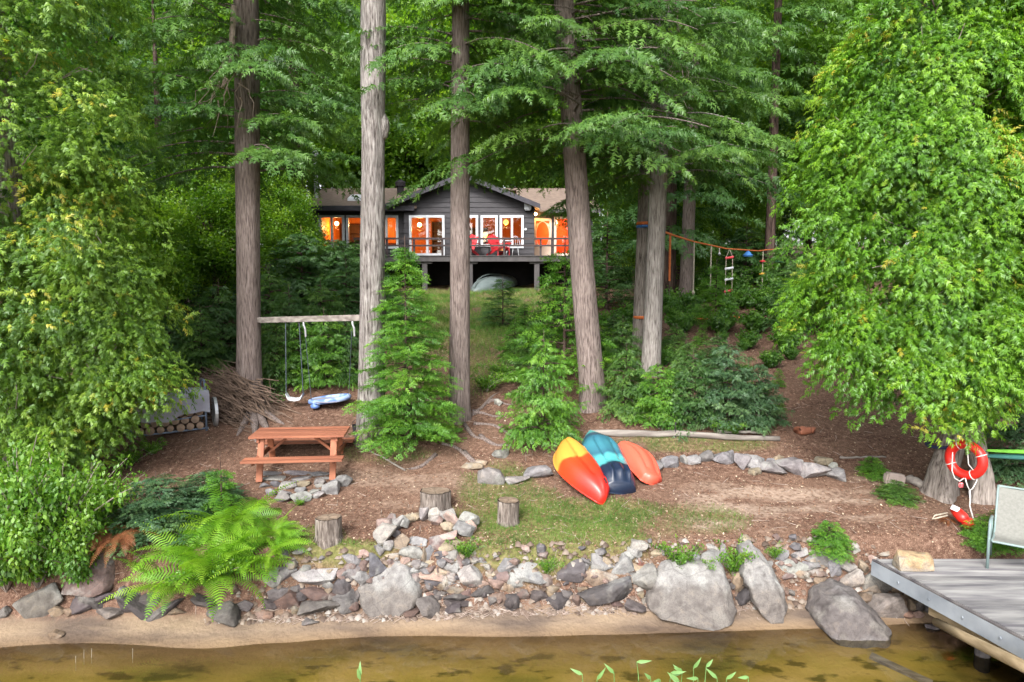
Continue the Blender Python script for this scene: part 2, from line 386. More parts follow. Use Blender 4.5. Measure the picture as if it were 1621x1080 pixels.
def water_mat():
    m, nt, N, L, b = newmat('water'); N.remove(b)
    n = tex(nt, scale=1.5, detail=3, stretch=(.6, 1.6, 1), coord='World')
    bp = N.new('ShaderNodeBump'); bp.inputs['Strength'].default_value = .10; bp.inputs['Distance'].default_value = .03; L.new(n.outputs[0], bp.inputs['Height'])
    t = N.new('ShaderNodeBsdfTransparent'); t.inputs[0].default_value = (.97, .93, .80, 1)
    g = N.new('ShaderNodeBsdfGlossy'); g.inputs['Roughness'].default_value = .02; L.new(bp.outputs[0], g.inputs['Normal'])
    fr = N.new('ShaderNodeFresnel'); fr.inputs[0].default_value = 1.33; L.new(bp.outputs[0], fr.inputs['Normal'])
    mx = N.new('ShaderNodeMixShader'); L.new(fr.outputs[0], mx.inputs[0]); L.new(t.outputs[0], mx.inputs[1]); L.new(g.outputs[0], mx.inputs[2])
    L.new(mx.outputs[0], N['Material Output'].inputs[0]); return m
wt = MB().add([(-260, -60, 0), (260, -60, 0), (260, 10.6, 0), (-260, 10.6, 0)], [(0, 1, 2, 3)]).build('water', water_mat())
tag(wt, 'shallow clear brown lake water over sand', kind='structure')

# ================================================================ cottage
M['siding'] = mat('siding', (.034, .032, .037), (.050, .047, .053), 3, .6, .25, 60, .004, stretch=(1, 1, 8), var=.18)
M['fascia'] = mat('fascia', (.035, .033, .042), (.05, .047, .06), 3, .55, .1)
M['shingle'] = mat('shingle', (.20, .15, .12), (.135, .10, .085), 5, .95, .6, 45, .01, stretch=(1, 2.5, 1))
M['white'] = mat('white', (.62, .64, .68), (.52, .54, .58), 5, .45, .05)
M['cream'] = mat('cream', (.80, .62, .50), (.74, .56, .45), 5, .5, .05)
M['pine'] = mat('pine', (.62, .21, .035), (.48, .15, .025), 2.2, .5, .15, 20, .004, stretch=(6, 6, .5))
M['pinefloor'] = mat('pinefloor', (.40, .17, .06), (.3, .12, .04), 3, .5, 0)
M['redwall'] = mat('redwall', (.70, .10, .03), (.6, .08, .02), 3, .6, 0)
M['grey'] = mat('grey', (.09, .083, .085), (.06, .056, .058), 4, .8, .2, 30, .004, stretch=(1, 1, .2))
M['dark'] = mat('dark', (.02, .018, .02), (.03, .027, .03), 4, .9, .1)
M['rail'] = mat('rail', (.045, .035, .036), (.065, .05, .05), 6, .7, .1)
M['metal'] = mat('metal', (.45, .46, .48), (.36, .37, .38), 6, .4, .05, metal=.6)
M['redplastic'] = mat('redplastic', (.55, .03, .04), (.48, .025, .035), 4, .4, .03, spec=.5)
M['bulb'] = emit('bulb', (1, .62, .22), 12)
M['shade'] = emit('shade', (1, .42, .06), 1.6)
def glass_mat():
    m, nt, N, L, b = newmat('glass'); N.remove(b)
    t = N.new('ShaderNodeBsdfTransparent'); t.inputs[0].default_value = (.93, .95, .95, 1)
    g = N.new('ShaderNodeBsdfGlossy'); g.inputs['Roughness'].default_value = .01
    fr = N.new('ShaderNodeFresnel'); fr.inputs[0].default_value = 2.0
    mx = N.new('ShaderNodeMixShader'); L.new(fr.outputs[0], mx.inputs[0]); L.new(t.outputs[0], mx.inputs[1]); L.new(g.outputs[0], mx.inputs[2])
    L.new(mx.outputs[0], N['Material Output'].inputs[0]); return m
M['glass'] = glass_mat()

YF, YL, YR = 32.0, 32.35, 33.7         # front walls: gable, left wing, right wing
def hx(u, y): return at(u, 370, y).x
def hz(v, y): return at(800, v, y).z
FZ = 5.93                               # floor
GX0, GX1 = hx(640, YF), hx(846, YF)
PXc, PZk = hx(733, 31.5), hz(276, 31.5)
EZ = hz(326, 31.6); HALF = hx(855, 31.5) - PXc
LX0 = hx(497, YL); RX1 = hx(935, YR)
cot = thing('cottage', 'dark charcoal sided cottage with brown shingle roof and glowing orange windows', 'cottage', (PXc, 32, FZ))
slope = (PZk - EZ) / HALF
def row_segments(x0, x1, z, zt, holes):
    segs = [(x0, x1)]; part = []
    for (a, b_, c, d) in holes:
        if c < zt and d > z:
            segs = [q for (s, e) in segs for q in ((s, min(e, a)), (max(s, b_), e)) if q[1] - q[0] > .03]
            if c - z > .015: part.append((a, b_, z, c))
            if zt - d > .015: part.append((a, b_, d, zt))
    return [(s, e, z, zt) for s, e in segs] + part
def siding(x0, x1, y, z0, ztop, holes, gable=False):
    z = z0; ex = .234
    while z < ztop:
        a, b_ = x0, x1; zt = min(z + ex, ztop)
        if gable:
            lim = (PZk - .12 - (z + ex * .9)) / slope
            a, b_ = max(a, PXc - lim), min(b_, PXc + lim)
            if b_ - a < .1: break
        for (s, e, zl, zh) in row_segments(a, b_, z, zt, holes):
            mb = MB(); c0, c1 = s, e
            sl0 = ex * .9 / slope if gable and a > x0 else 0
            mb.add([(c0 - (sl0 if s == a and gable and a > x0 else 0), y, zl), (c1 + (sl0 if e == b_ and gable and b_ < x1 else 0), y, zl), (c1, y, zh), (c0, y, zh),
                    (c0 - (sl0 if s == a and gable and a > x0 else 0), y - .038, zl), (c1 + (sl0 if e == b_ and gable and b_ < x1 else 0), y - .038, zl), (c1, y - .006, zh), (c0, y - .006, zh)],
                   [(3, 2, 1, 0), (4, 5, 6, 7), (0, 1, 5, 4), (2, 3, 7, 6), (1, 2, 6, 5), (0, 4, 7, 3)])
            mb.build('siding_board', 'siding', cot)
        z += ex
def px(u0, v0, u1, v1, y): return (hx(u0, y), hx(u1, y), hz(v1, y), hz(v0, y))
W_left = [(505.5, 341, 546, 394, [525.5]), (548.5, 341, 589, 394, [577]), (591, 341, 631, 394, [612])]
W_gab = [(722, 341, 757, 391, [738]), (761, 341, 788, 391, []), (791, 341, 829, 393, [810.5])]
DOOR = (648, 341, 704, 405)
HL = [px(*w_[:4], YL) for w_ in W_left]; HG = [px(*w_[:4], YF) for w_ in W_gab] + [px(*DOOR, YF)]
HR = [px(845, 346, 873, 405, YR), px(877, 343, 909, 405, YR)]
siding(LX0, GX0, YL, FZ - .3, EZ - .05, HL)
siding(GX0, GX1, YF, FZ - .1, PZk, HG, True)
siding(GX1, RX1, YR, FZ - .1, hz(331, YR), HR)
# side returns, back wall, floors, ceilings
for q in ((GX1 - .1, GX1, YF, YR, FZ - .1, EZ), (LX0 - .1, LX0, YL, 39, FZ - .4, EZ + .1), (RX1, RX1 + .1, YR, 39, FZ - .3, EZ + .1), (LX0, RX1, 39, 39.1, FZ - .4, EZ + .1), (GX0, GX0 + .1, YF, YL, FZ - .1, EZ)):
    MB().bb(*q).build('wall', 'siding', cot)
for q in ((LX0 + .05, RX1 - .05, 37.2, 37.3, FZ, EZ - .05), (GX1 - .55, GX1 - .45, YR + .1, 37.2, FZ, EZ - .05), (LX0 + .02, LX0 + .1, YL + .1, 37.2, FZ, EZ - .05)):
    MB().bb(*q).build('inner_wall', 'pine', cot)
rw = MB(); rw.bb(GX1 - .3, RX1 - .1, 35.6, 35.7, FZ, EZ - .05); rw.build('inner_wall', 'redwall', cot)
MB().bb(LX0 + .1, RX1 - .1, YR, 37.2, FZ - .12, FZ).bb(GX0 + .1, GX1 - .1, YF + .1, YR, FZ - .12, FZ).bb(LX0 + .1, GX0 + .1, YL + .1, YR, FZ - .12, FZ).build('floor', 'pinefloor', cot)
MB().bb(LX0 + .1, RX1 - .1, YR + .05, 37.2, EZ - .04, EZ).bb(GX0 + .1, GX1 - .12, YF + .1, YR, EZ - .04, EZ).bb(LX0 + .1, GX0 + .05, YL + .1, YR, EZ - .04, EZ).build('ceiling', 'pine', cot)
MB().bb(LX0 + .3, GX1 - .2, 33.6, 33.8, 3.6, FZ - .13).bb(GX1 - .2, RX1, 34.6, 34.8, 3.6, FZ - .13).build('foundation', 'dark', cot)
# roofs
RZ = hz(298, 36.0); RY = 36.0
EYf = 31.75
roof = MB()
def slab(a, b, c, d, t=.1): roof.poly([a, b, c, d], (0, 0, -t))
slab((LX0 - .5, EYf, EZ), (GX0 + .6, EYf, EZ), (GX0 + .6, RY, RZ), (LX0 - .5, RY, RZ))
slab((LX0 - .5, RY, RZ), (RX1 + .4, RY, RZ), (RX1 + .4, 40, EZ), (LX0 - .5, 40, EZ))
EYr = YR - .5; ERz = hz(332, EYr)
slab((GX1 - .8, EYr, ERz), (RX1 + .4, EYr, ERz), (RX1 + .4, RY, RZ - .03), (GX1 - .8, RY, RZ - .03))
rf = roof.build('roof', 'shingle', cot)
gr = MB()
for sg in (-1, 1):
    gr.poly([(PXc, 31.4, PZk + .03), (PXc + sg * HALF, 31.4, EZ + .03), (PXc + sg * HALF, RY + .1, EZ + .03), (PXc, RY + .1, PZk + .03)], (0, 0, -.08))
sub(gr, 'gable_roof', 'shingle', rf)
for sg in (-1, 1):
    fa = MB().poly([(PXc, 31.34, PZk + .06), (PXc + sg * HALF, 31.34, EZ + .06), (PXc + sg * HALF, 31.34, EZ - .16), (PXc, 31.34, PZk - .17)], (0, .06, 0))
    sub(fa, 'barge_board', 'fascia', rf)
for sg in (-1, 1):
    so = MB().poly([(PXc, 31.41, PZk - .07), (PXc + sg * HALF, 31.41, EZ - .07), (PXc + sg * HALF, YF + .05, EZ - .07), (PXc, YF + .05, PZk - .07)], (0, 0, -.03))
    sub(so, 'soffit', 'fascia', rf)
fl = MB(); fl.bb(LX0 - .5, GX0 + .5, EYf - .04, EYf, EZ - .2, EZ + .02); fl.bb(LX0 - .5, GX0 + .1, EYf, YL, EZ - .2, EZ - .16); sub(fl, 'gutter', 'fascia', rf)
fl = MB(); fl.bb(GX1 + .7, RX1 + .4, EYr - .04, EYr, ERz - .14, ERz + .02); sub(fl, 'gutter', 'grey', rf)
sk = at(568, 312, 33.6); MB().bb(sk.x - .35, sk.x + .35, 33.2, 33.9, hz(316, 33.3), hz(309, 33.3) + .12)
skb = MB(); rz = lambda y: EZ + (RZ - EZ) * (y - EYf) / (RY - EYf)
skb.poly([(sk.x - .38, 32.9, rz(32.9) + .12), (sk.x + .38, 32.9, rz(32.9) + .12), (sk.x + .38, 33.8, rz(33.8) + .12), (sk.x - .38, 33.8, rz(33.8) + .12)], (0, 0, -.12)); sub(skb, 'skylight', 'white', rf)
ch = MB(); c0 = at(634, 300, 34.5); ch.lathe([(.17, -.5), (.17, .05), (.24, .06), (.26, .25), (.2, .32), (.14, .33), (.1, .38)], (c0.x, 34.5, rz(34.5) + .3), 14); sub(ch, 'roof_vent', 'dark', rf)
sp = at(489, 300, 34.0); ch = MB(); ch.lathe([(.10, 0), (.10, 2.1), (.16, 2.12), (.16, 2.2), (.02, 2.35)], (LX0 - .2, 33.6, rz(33.6) - .1), 12); sub(ch, 'stovepipe', 'metal', rf)
# windows
def window(u0, v0, u1, v1, mull, y, m='white', name='window', fw=.11):
    a, b_, c, d = px(u0, v0, u1, v1, y); fr = MB(); y0, y1 = y - .075, y + .08
    fr.bb(a, a + fw, y0, y1, c, d); fr.bb(b_ - fw, b_, y0, y1, c, d); fr.bb(a + fw, b_ - fw, y0, y1, d - fw, d); fr.bb(a + fw, b_ - fw, y0, y1, c, c + fw)
    p = fr.build(name, m, cot)
    edges = [a + fw] + [hx(q, y) for q in mull] + [b_ - fw]
    for i, q in enumerate(mull):
        xm = hx(q, y); sub(MB().bb(xm - .05, xm + .05, y0 + .012, y1, c + fw, d - fw), 'mullion', m, p)
    for i in range(len(edges) - 1):
        s, e = edges[i] + (.05 if i else 0), edges[i + 1] - (.05 if i < len(edges) - 2 else 0)
        sub(MB().bb(s, e, y + .01, y + .018, c + fw, d - fw), 'pane', 'glass', p)
    return p
for w_ in W_left: window(*w_, YL)
for w_ in W_gab: window(*w_, YF)
window(*DOOR[:4], [676.5], YF, name='sliding_door', fw=.11)
tag(window(877, 343, 909, 405, [], YR, 'cream'), 'tall bare window with the red room behind it')
# screen door with an oval
a, b_, c, d = HR[0]; y = YR - .03
sdm = MB(); fw = .1
sdm.bb(a, a + fw, y - .03, y + .03, c, d); sdm.bb(b_ - fw, b_, y - .03, y + .03, c, d); sdm.bb(a + fw, b_ - fw, y - .03, y + .03, d - .12, d); sdm.bb(a + fw, b_ - fw, y - .03, y + .03, c, c + .45)
door = tag(sdm.build('screen_door', 'cream', cot), 'cream screen door with an oval scrollwork frame')
ov = MB(); xm, zm, rx, rz_ = (a + b_) / 2, (c + d) / 2 + .12, (b_ - a) / 2 - .10, .62
ov.tube([(xm + rx * math.cos(t), y, zm + rz_ * math.sin(t)) for t in np.linspace(0, 2 * math.pi, 33)], .024, 6, False)
for sx in (-1, 1):
    for sz in (-1, 1):
        for k in (.28, .5):
            q = Vector((xm + sx * (rx - .02), y, zm + sz * (rz_ - .06)))
            ov.tube([q + Vector((-sx * k * .35, 0, -sz * .02)), q + Vector((-sx * k * .1, 0, -sz * k * .18)), q + Vector((-sx * .01, 0, -sz * k * .6))], .014, 5)
sub(ov, 'scrollwork', 'cream', door)
# small wall fittings
q = at(835.5, 325.5, YF - .12); bx = MB().box((q.x, YF - .17, q.z), (.32, .22, .46)); tag(bx.build('floodlight_box', 'white', cot, bevel=.04), 'pale grey box fixed under the right eave')
q = at(832, 363, YF - .05); MB().tube([(q.x, YF - .05, q.z), (q.x, YF - .09, q.z)], .055, 14).build('thermometer', 'white', cot)
def light(name, loc, e, col, parent, rad=.12):
    l = bpy.data.lights.new(name, 'POINT'); l.energy = e; l.color = col; l.shadow_soft_size = rad
    o = bpy.data.objects.new(name, l); COL.objects.link(o); o.parent = parent; o.location = Vector(loc) - Vector(parent.location); return o
WARM = (1, .50, .16)
def lamp(u, v, y, label, e, rad=.12, shade=False, drop=True):
    p = at(u, v, y); t = thing('pendant_lamp' if drop else 'porch_lamp', label, 'lamp', p)
    MB().lathe([(.02, -rad), (rad * .8, -rad * .6), (rad, 0), (rad * .8, rad * .6), (.03, rad)], p, 12).build('shade' if shade else 'bulb', 'shade' if shade else 'bulb', t, smooth=True)
    if drop: MB().tube([p + Vector((0, 0, rad)), (p.x, y, EZ - .04)], .012, 6).build('cord', 'dark', t)
    else: MB().box(p + Vector((0, .12, .02)), (.12, .06, .16)).build('bracket', 'dark', t)
    light('glow', p + Vector((0, 0, -rad - .12)) if drop else p + Vector((0, -.2, 0)), e, WARM, t, .1)
lamp(664, 356, 34.0, 'bright round pendant lamp glowing behind the sliding glass door', 60, .10)
lamp(533, 354, 34.5, 'small pendant lamp glowing in the window next to the end wall', 34, .1)
lamp(600, 350, 35.5, 'pendant lamp glowing behind the grey shaggy trunk', 34, .1)
lamp(768, 372, 33.3, 'amber lantern shade glowing low in the middle gable window', 22, .13, True)
lamp(801, 352, 33.8, 'amber globe lamp glowing in the gable window next to the corner', 26, .13, True)
lamp(880, 352, 34.6, 'pendant lamp lighting the red room behind the screen door', 60, .1)
lamp(848, 339, 33.45, 'small lit porch lamp above the screen door', 14, .07, False, False)

# ================================================================ deck
DY0, DY1 = 30.3, 31.96
DX0, DX1 = hx(560, 30.3), hx(905, 30.3)
dk = thing('deck', 'raised grey wooden deck with dark rails in front of the cottage', 'deck', ((DX0 + DX1) / 2, 31, 4.5))
db = MB(); x = DX0
while x < DX1: db.bb(x, x + .13, DY0 - .04, YF - .08 if x < GX1 else YR - .08, FZ - .04, FZ); x += .142
tag(db.build('decking', 'grey', dk), kind='stuff')
for yy in np.arange(DY0 + .55, YF, .55): MB().bb(DX0, DX1, yy, yy + .05, FZ - .2, FZ - .045).build('joist', 'dark', dk)
MB().bb(DX0, DX1, DY0, DY0 + .05, FZ - .26, FZ - .045).build('rim_board', 'grey', dk)
for u in (600, 672, 744, 850):
    x = hx(u, 30.5); g = Hs(x, 30.5)
    MB().bb(x - .11, x + .11, 30.42, 30.64, g - .2, FZ - .36).build('post', 'grey', dk)
    MB().bb(x - .32, x + .32, 30.40, 30.66, FZ - .355, FZ - .265).build('beam_cap', 'grey', dk)
for v, h in ((378, .085), (389, .075)):
    z = hz(v, DY0); MB().bb(DX0, DX1, DY0 - .06, DY0 - .01, z - h / 2, z + h / 2).build('rail', 'rail', dk)
for u in (570, 612, 655, 700, 745, 798, 856, 874, 902):
    x = hx(u, DY0); MB().bb(x - .045, x + .045, DY0 - .009, DY0 + .075, FZ - .2 if u == 856 else FZ + .002, hz(377, DY0)).build('rail_post', 'rail', dk)
# deck furniture
def adirondack(x, y, rot, label):
    t = thing('deck_chair', label, 'chair', (x, y, FZ), 'red deck chairs'); L = Vector((x, y, FZ)); Q = Matrix.Rotation(rot, 3, 'Z')
    P = lambda a, b, c: L + Q @ Vector((a, b, c))
    def slats(nm, pts, wd, th):
        for (p, q) in pts: MB().bar(P(*p), P(*q), wd, th, Q @ Vector((0, -.3, 1))).build(nm, 'redplastic', t)
    slats('seat_slat', [((-.27, -.30 + i * .1, .38 - i * .03), (.27, -.30 + i * .1, .38 - i * .03)) for i in range(5)], .09, .03)
    for i in range(5):
        a = -.24 + i * .12; MB().bar(P(a * .85, .17, .24), P(a * 1.1, .48, .98 - abs(i - 2) * .05), .11, .025, Q @ Vector((0, 1, .4))).build('back_slat', 'redplastic', t)
    for s in (-1, 1):
        MB().bar(P(s * .36, -.38, .56), P(s * .36, .38, .56), .13, .03).build('arm', 'redplastic', t)
        MB().bar(P(s * .32, -.32, 0), P(s * .32, -.32, .545), .04, .1).build('leg', 'redplastic', t)
        MB().bar(P(s * .30, -.3, .34), P(s * .30, .5, .03), .035, .12).build('leg', 'redplastic', t)
    return t
adirondack(hx(739, 31.0), 31.0, R(-28), 'red slatted deck chair turned away beside the low black table')
adirondack(hx(790, 31.0), 31.0, R(40), 'red slatted deck chair beside the wire bistro chair')
x = hx(767, 30.9); t = thing('side_table', 'low black table between the two red deck chairs', 'table', (x, 30.9, FZ))
MB().bb(x - .24, x + .24, 30.7, 31.1, FZ + .36, FZ + .40).build('table_top', 'dark', t, bevel=.008)
for sx in (-1, 1):
    for sy in (-1, 1): MB().bb(x + sx * .2 - .025, x + sx * .2 + .025, 30.9 + sy * .17 - .025, 30.9 + sy * .17 + .025, FZ, FZ + .36).build('leg', 'dark', t)
x = hx(816, 31.2); t = thing('bistro_chair', 'white wire bistro chair on the deck near the corner', 'chair', (x, 31.2, FZ)); L = Vector((x, 31.2, FZ))
MB().lathe([(.2, .44), (.21, .46), (.2, .48)], L, 16).build('seat', 'white', t)
MB().tube([L + Vector((.2 * math.cos(a), .16 + .05 * math.sin(a), .48 + .42 * math.sin(a))) for a in np.linspace(0, math.pi, 13)], .013, 6).build('backrest', 'white', t)
for k in range(3): MB().tube([L + Vector((-.1 + k * .1, .17, .48)), L + Vector((-.1 + k * .1, .2, .86))], .008, 5).build('back_wire', 'white', t)
for k in range(4):
    a = R(45 + 90 * k); MB().tube([L + Vector((.14 * math.cos(a), .14 * math.sin(a), .45)), L + Vector((.21 * math.cos(a), .21 * math.sin(a), 0))], .012, 6).build('leg', 'white', t)
x = hx(802, 31.3); t = thing('bistro_table', 'small round bistro table with a pot on the deck', 'table', (x, 31.35, FZ)); L = Vector((x, 31.35, FZ))
MB().lathe([(.26, .66), (.27, .68), (.26, .70)], L, 18).build('table_top', 'white', t); MB().lathe([(.16, 0), (.16, .02), (.025, .05), (.025, .66)], L, 10).build('pedestal', 'white', t)
# upturned boat under the deck
c0 = at(778, 452, 30.9); t = thing('upturned_boat', 'grey green boat lying upside down under the deck', 'boat', (c0.x, c0.y, Hs(c0.x, c0.y)))
M['boat'] = mat('boat', (.10, .13, .13), (.15, .18, .18), 3, .35, .05, spec=.5)
b0 = MB(); V = []; n = 11; m_ = 17
for i in range(m_):
    s = -1 + 2 * i / (m_ - 1); wd = .62 * (1 - abs(s) ** 2.6) ** .7 + .01; hh = .5 * (1 - abs(s) ** 3) ** .8 + .06
    for j in range(n):
        a = math.pi * j / (n - 1); V.append(Vector((s * 1.9, -math.cos(a) * wd, max(0, math.sin(a)) ** .65 * hh)))
Q = Matrix.Rotation(R(62), 3, 'Z'); L = Vector((c0.x + .15, 31.5, Hs(c0.x, 31.5) + .12))
b0.add([L + Q @ Matrix.Rotation(R(-6), 3, 'Y') @ p for p in V], [(i * n + j, i * n + j + 1, (i + 1) * n + j + 1, (i + 1) * n + j) for i in range(m_ - 1) for j in range(n - 1)])
b0.build('hull', 'boat', t, smooth=True)
MB().tube([L + Q @ Vector((-1.9 + .38 * k, 0, .565 * (1 - abs(-1 + .2 * k) ** 3) ** .8 + .05)) for k in range(11)], .025, 6).build('keel', 'boat', t)

# a little furniture seen through the windows
M['walnut'] = mat('walnut', (.10, .045, .02), (.07, .03, .015), 3, .5, 0)
def cabinet(u, y, w_, h_, label):
    x = hx(u, y); t = thing('bookcase', label, 'bookcase', (x, y, FZ))
    for s in (-1, 1): MB().bb(x + s * w_ / 2 - .02, x + s * w_ / 2 + .02, y - .17, y + .17, FZ, FZ + h_).build('side_panel', 'walnut', t)
    for k in range(5): z = FZ + .04 + (h_ - .08) * k / 4; MB().bb(x - w_ / 2 + .021, x + w_ / 2 - .021, y - .165, y + .165, z - .015, z + .015).build('shelf', 'walnut', t)
    MB().bb(x - w_ / 2 + .021, x + w_ / 2 - .021, y + .171, y + .18, FZ, FZ + h_).build('back_panel', 'walnut', t)
cabinet(560, 36.9, 1.2, 1.9, 'dark bookcase inside the wing of the cottage beside the stovepipe')
cabinet(698, 36.9, .9, 2.0, 'dark bookcase inside the cottage behind the sliding door')
cabinet(752, 36.9, 1.3, 1.7, 'dark bookcase inside the gable room of the cottage')
def dining(u, y, label):
    x = hx(u, y); t = thing('dining_table', label, 'table', (x, y, FZ)); MB().bb(x - .7, x + .7, y - .4, y + .4, FZ + .71, FZ + .75).build('table_top', 'walnut', t)
    for sx in (-1, 1):
        for sy in (-1, 1): MB().bb(x + sx * .62 - .03, x + sx * .62 + .03, y + sy * .33 - .03, y + sy * .33 + .03, FZ, FZ + .71).build('leg', 'walnut', t)
dining(810, 34.5, 'dining table inside the gable windows next to the corner'); dining(615, 34.8, 'dining table inside the window behind the shaggy trunk'); dining(520, 34.6, 'dining table inside the end window of the cottage')

# ================================================================ trees
def conifer(rng, z0, z1, Lf, nb, droop=.22, rise=.12, step=.24, size=.34, side=.42, hang=.3, az=None, inner=.14):
    P, Fw, U, Sc, Ti, limbs = [], [], [], [], [], []
    for i in range(nb):
        q = (i + rng.random()) / nb; z = z0 + (z1 - z0) * q
        a = (i * 2.399 + rng.normal(0, .5)) if az is None else az(rng, i)
        L = Lf(q) * rng.uniform(.72, 1.12); n = max(4, int(L / step)); bt = rng.normal(.5, .16)
        d = np.array([math.cos(a), math.sin(a), 0]); pe = np.array([-d[1], d[0], 0]); dr = droop * rng.uniform(.6, 1.4); rs = rise * rng.uniform(.3, 1.5); wob = rng.normal(0, .12)
        line = []
        for t in np.linspace(inner, 1, n):
            c = d * L * t + pe * wob * L * t * t; c[2] = z + rs * L * t - dr * L * t * t
            tg = d + pe * wob * 2 * t; tg[2] = rs - 2 * dr * t
            line.append(c)
            if t > .5 or rng.random() < .6:
                P.append(c); Fw.append(tg + rng.normal(0, .2, 3)); U.append(np.array([0, 0, 1]) - d * .2 + rng.normal(0, .55, 3)); Sc.append(size * rng.uniform(.7, 1.2)); Ti.append(bt + rng.normal(0, .12))
            tl = side * L * (max(0, 1 - t) ** .7) * min(1, t * 2.2) * rng.uniform(.6, 1.15) + size * .35
            for sg in (-1, 1):
                m = max(1, int(tl / (step * .82)))
                for k in range(m):
                    s = (k + rng.uniform(.3, 1)) / m * tl
                    p = c + pe * sg * s * .85 + tg * s * .5; p[2] -= hang * s * s + rng.uniform(0, .05)
                    P.append(p); Fw.append(pe * sg * .8 + tg * .65 + np.array([0, 0, -hang * 1.2 * s - .12]) + rng.normal(0, .22, 3))
                    U.append(np.array([0, 0, 1]) + d * .45 + rng.normal(0, .6, 3)); Sc.append(size * rng.uniform(.65, 1.15)); Ti.append(bt + .12 * (s / (tl + .01)) + rng.normal(0, .13))
        limbs.append(([np.array([0, 0, z])] + line[:max(3, int(len(line) * .75))], .008 + .007 * L))
    return P, Fw, U, Sc, Ti, limbs
def conifer_mesh(name, mt, seed, T=T_HEM, **k):
    P, Fw, U, Sc, Ti, limbs = conifer(np.random.default_rng(seed), **k)
    return scatter(name, T, P, Fw, U, Sc, Ti, mt), limbs
def limb_mesh(name, limbs, m, extra=None):
    mb = MB()
    for line, r in limbs:
        line = line[::2] + [line[-1]] if len(line) > 5 else line
        mb.tube(line, [r * (1 - .85 * i / (len(line) - 1)) for i in range(len(line))], 5, False)
    if extra: extra(mb)
    me = mb.build(name, m); d = me.data; bpy.data.objects.remove(me); return d
def clump_crown(rng, prof, z0, z1, nc, k, size, face=None, sg=(.22, .25, .10), core=.25, ysq=1.0):
    P, Fw, U, Sc, Ti = [], [], [], [], []
    zs = np.linspace(z0, z1, 60); wts = np.array([prof(z) for z in zs]) + .15; wts /= wts.sum()
    for i in range(nc):
        z = rng.choice(zs, p=wts) + rng.uniform(-.1, .1); a = rng.uniform(0, 2 * math.pi)
        if face is not None and math.sin(a) > .25 and rng.random() < face: a = -a
        if rng.random() < .85 and float(vn(a * 2.6, z * 1.5, 31 + int(nc))) < .40: continue
        rr = prof(z) * (rng.uniform(.45, .7) if rng.random() < core else rng.uniform(.76, 1.04)) * (1 + .42 * (float(fbm(a * 2.2, z * 1.1, int(nc), 2)) - .5))
        o = np.array([math.cos(a), math.sin(a) * ysq, 0]); c = o * rr; c[2] = z; bt = rng.normal(.45, .17); ye = rng.random() < .14
        n = int(k * rng.uniform(.6, 1.4)); tn = np.array([-o[1], o[0], 0]); e = np.clip(rng.normal(0, 1, (n, 3)), -1.5, 1.5); sz = rng.uniform(.7, 1.2)
        for q in e:
            p = c + o * (q[0] * sg[0] * sz) + tn * q[1] * sg[1] * sz + np.array([0, 0, q[2] * sg[2] * sz - abs(q[1]) * .05 - .13 * q[0] * abs(q[0]) - .06 * q[0]])
            P.append(p); Fw.append(o * .75 + tn * q[1] * .45 + np.array([0, 0, -.45 + .3 * q[2]]) + rng.normal(0, .35, 3))
            U.append(o * .8 + np.array([0, 0, .8]) + rng.normal(0, .4, 3)); Sc.append(size * rng.uniform(.6, 1.25))
            Ti.append((bt + .06 * q[2] + .06 * q[0] + rng.normal(0, .1)) if not (ye and q[2] > .55) else rng.uniform(.86, 1))
    Ti = np.array(Ti); return P, Fw, U, Sc, Ti
def leaf_crown(rng, rx, rz, zc, nc, k, size, flat=.55, shell=.62):
    P, Fw, U, Sc, Ti, cs = [], [], [], [], [], []
    for i in range(nc):
        d = rng.normal(0, 1, 3); d /= np.linalg.norm(d); r = shell + (1 - shell) * rng.random() ** .6
        if rng.random() < .22: r *= .6
        c = d * r * np.array([rx, rx, rz]); c[2] += zc; cs.append(c); bt = rng.normal(.48, .18); s = rng.uniform(.75, 1.3)
        n = int(k * rng.uniform(.6, 1.4)); e = rng.normal(0, 1, (n, 3)) * np.array([.55, .55, .55 * flat]) * s
        e[:, 2] -= .18 * np.hypot(e[:, 0], e[:, 1])
        for q in e:
            P.append(c + q); f = rng.normal(0, 1, 3); f[2] = f[2] * .4 - .2; Fw.append(f); U.append(np.array([0, 0, 1.]) + rng.normal(0, .4, 3)); Sc.append(size * rng.uniform(.7, 1.3)); Ti.append(bt + q[2] * .25 + rng.normal(0, .12))
    return P, Fw, U, Sc, Ti, cs
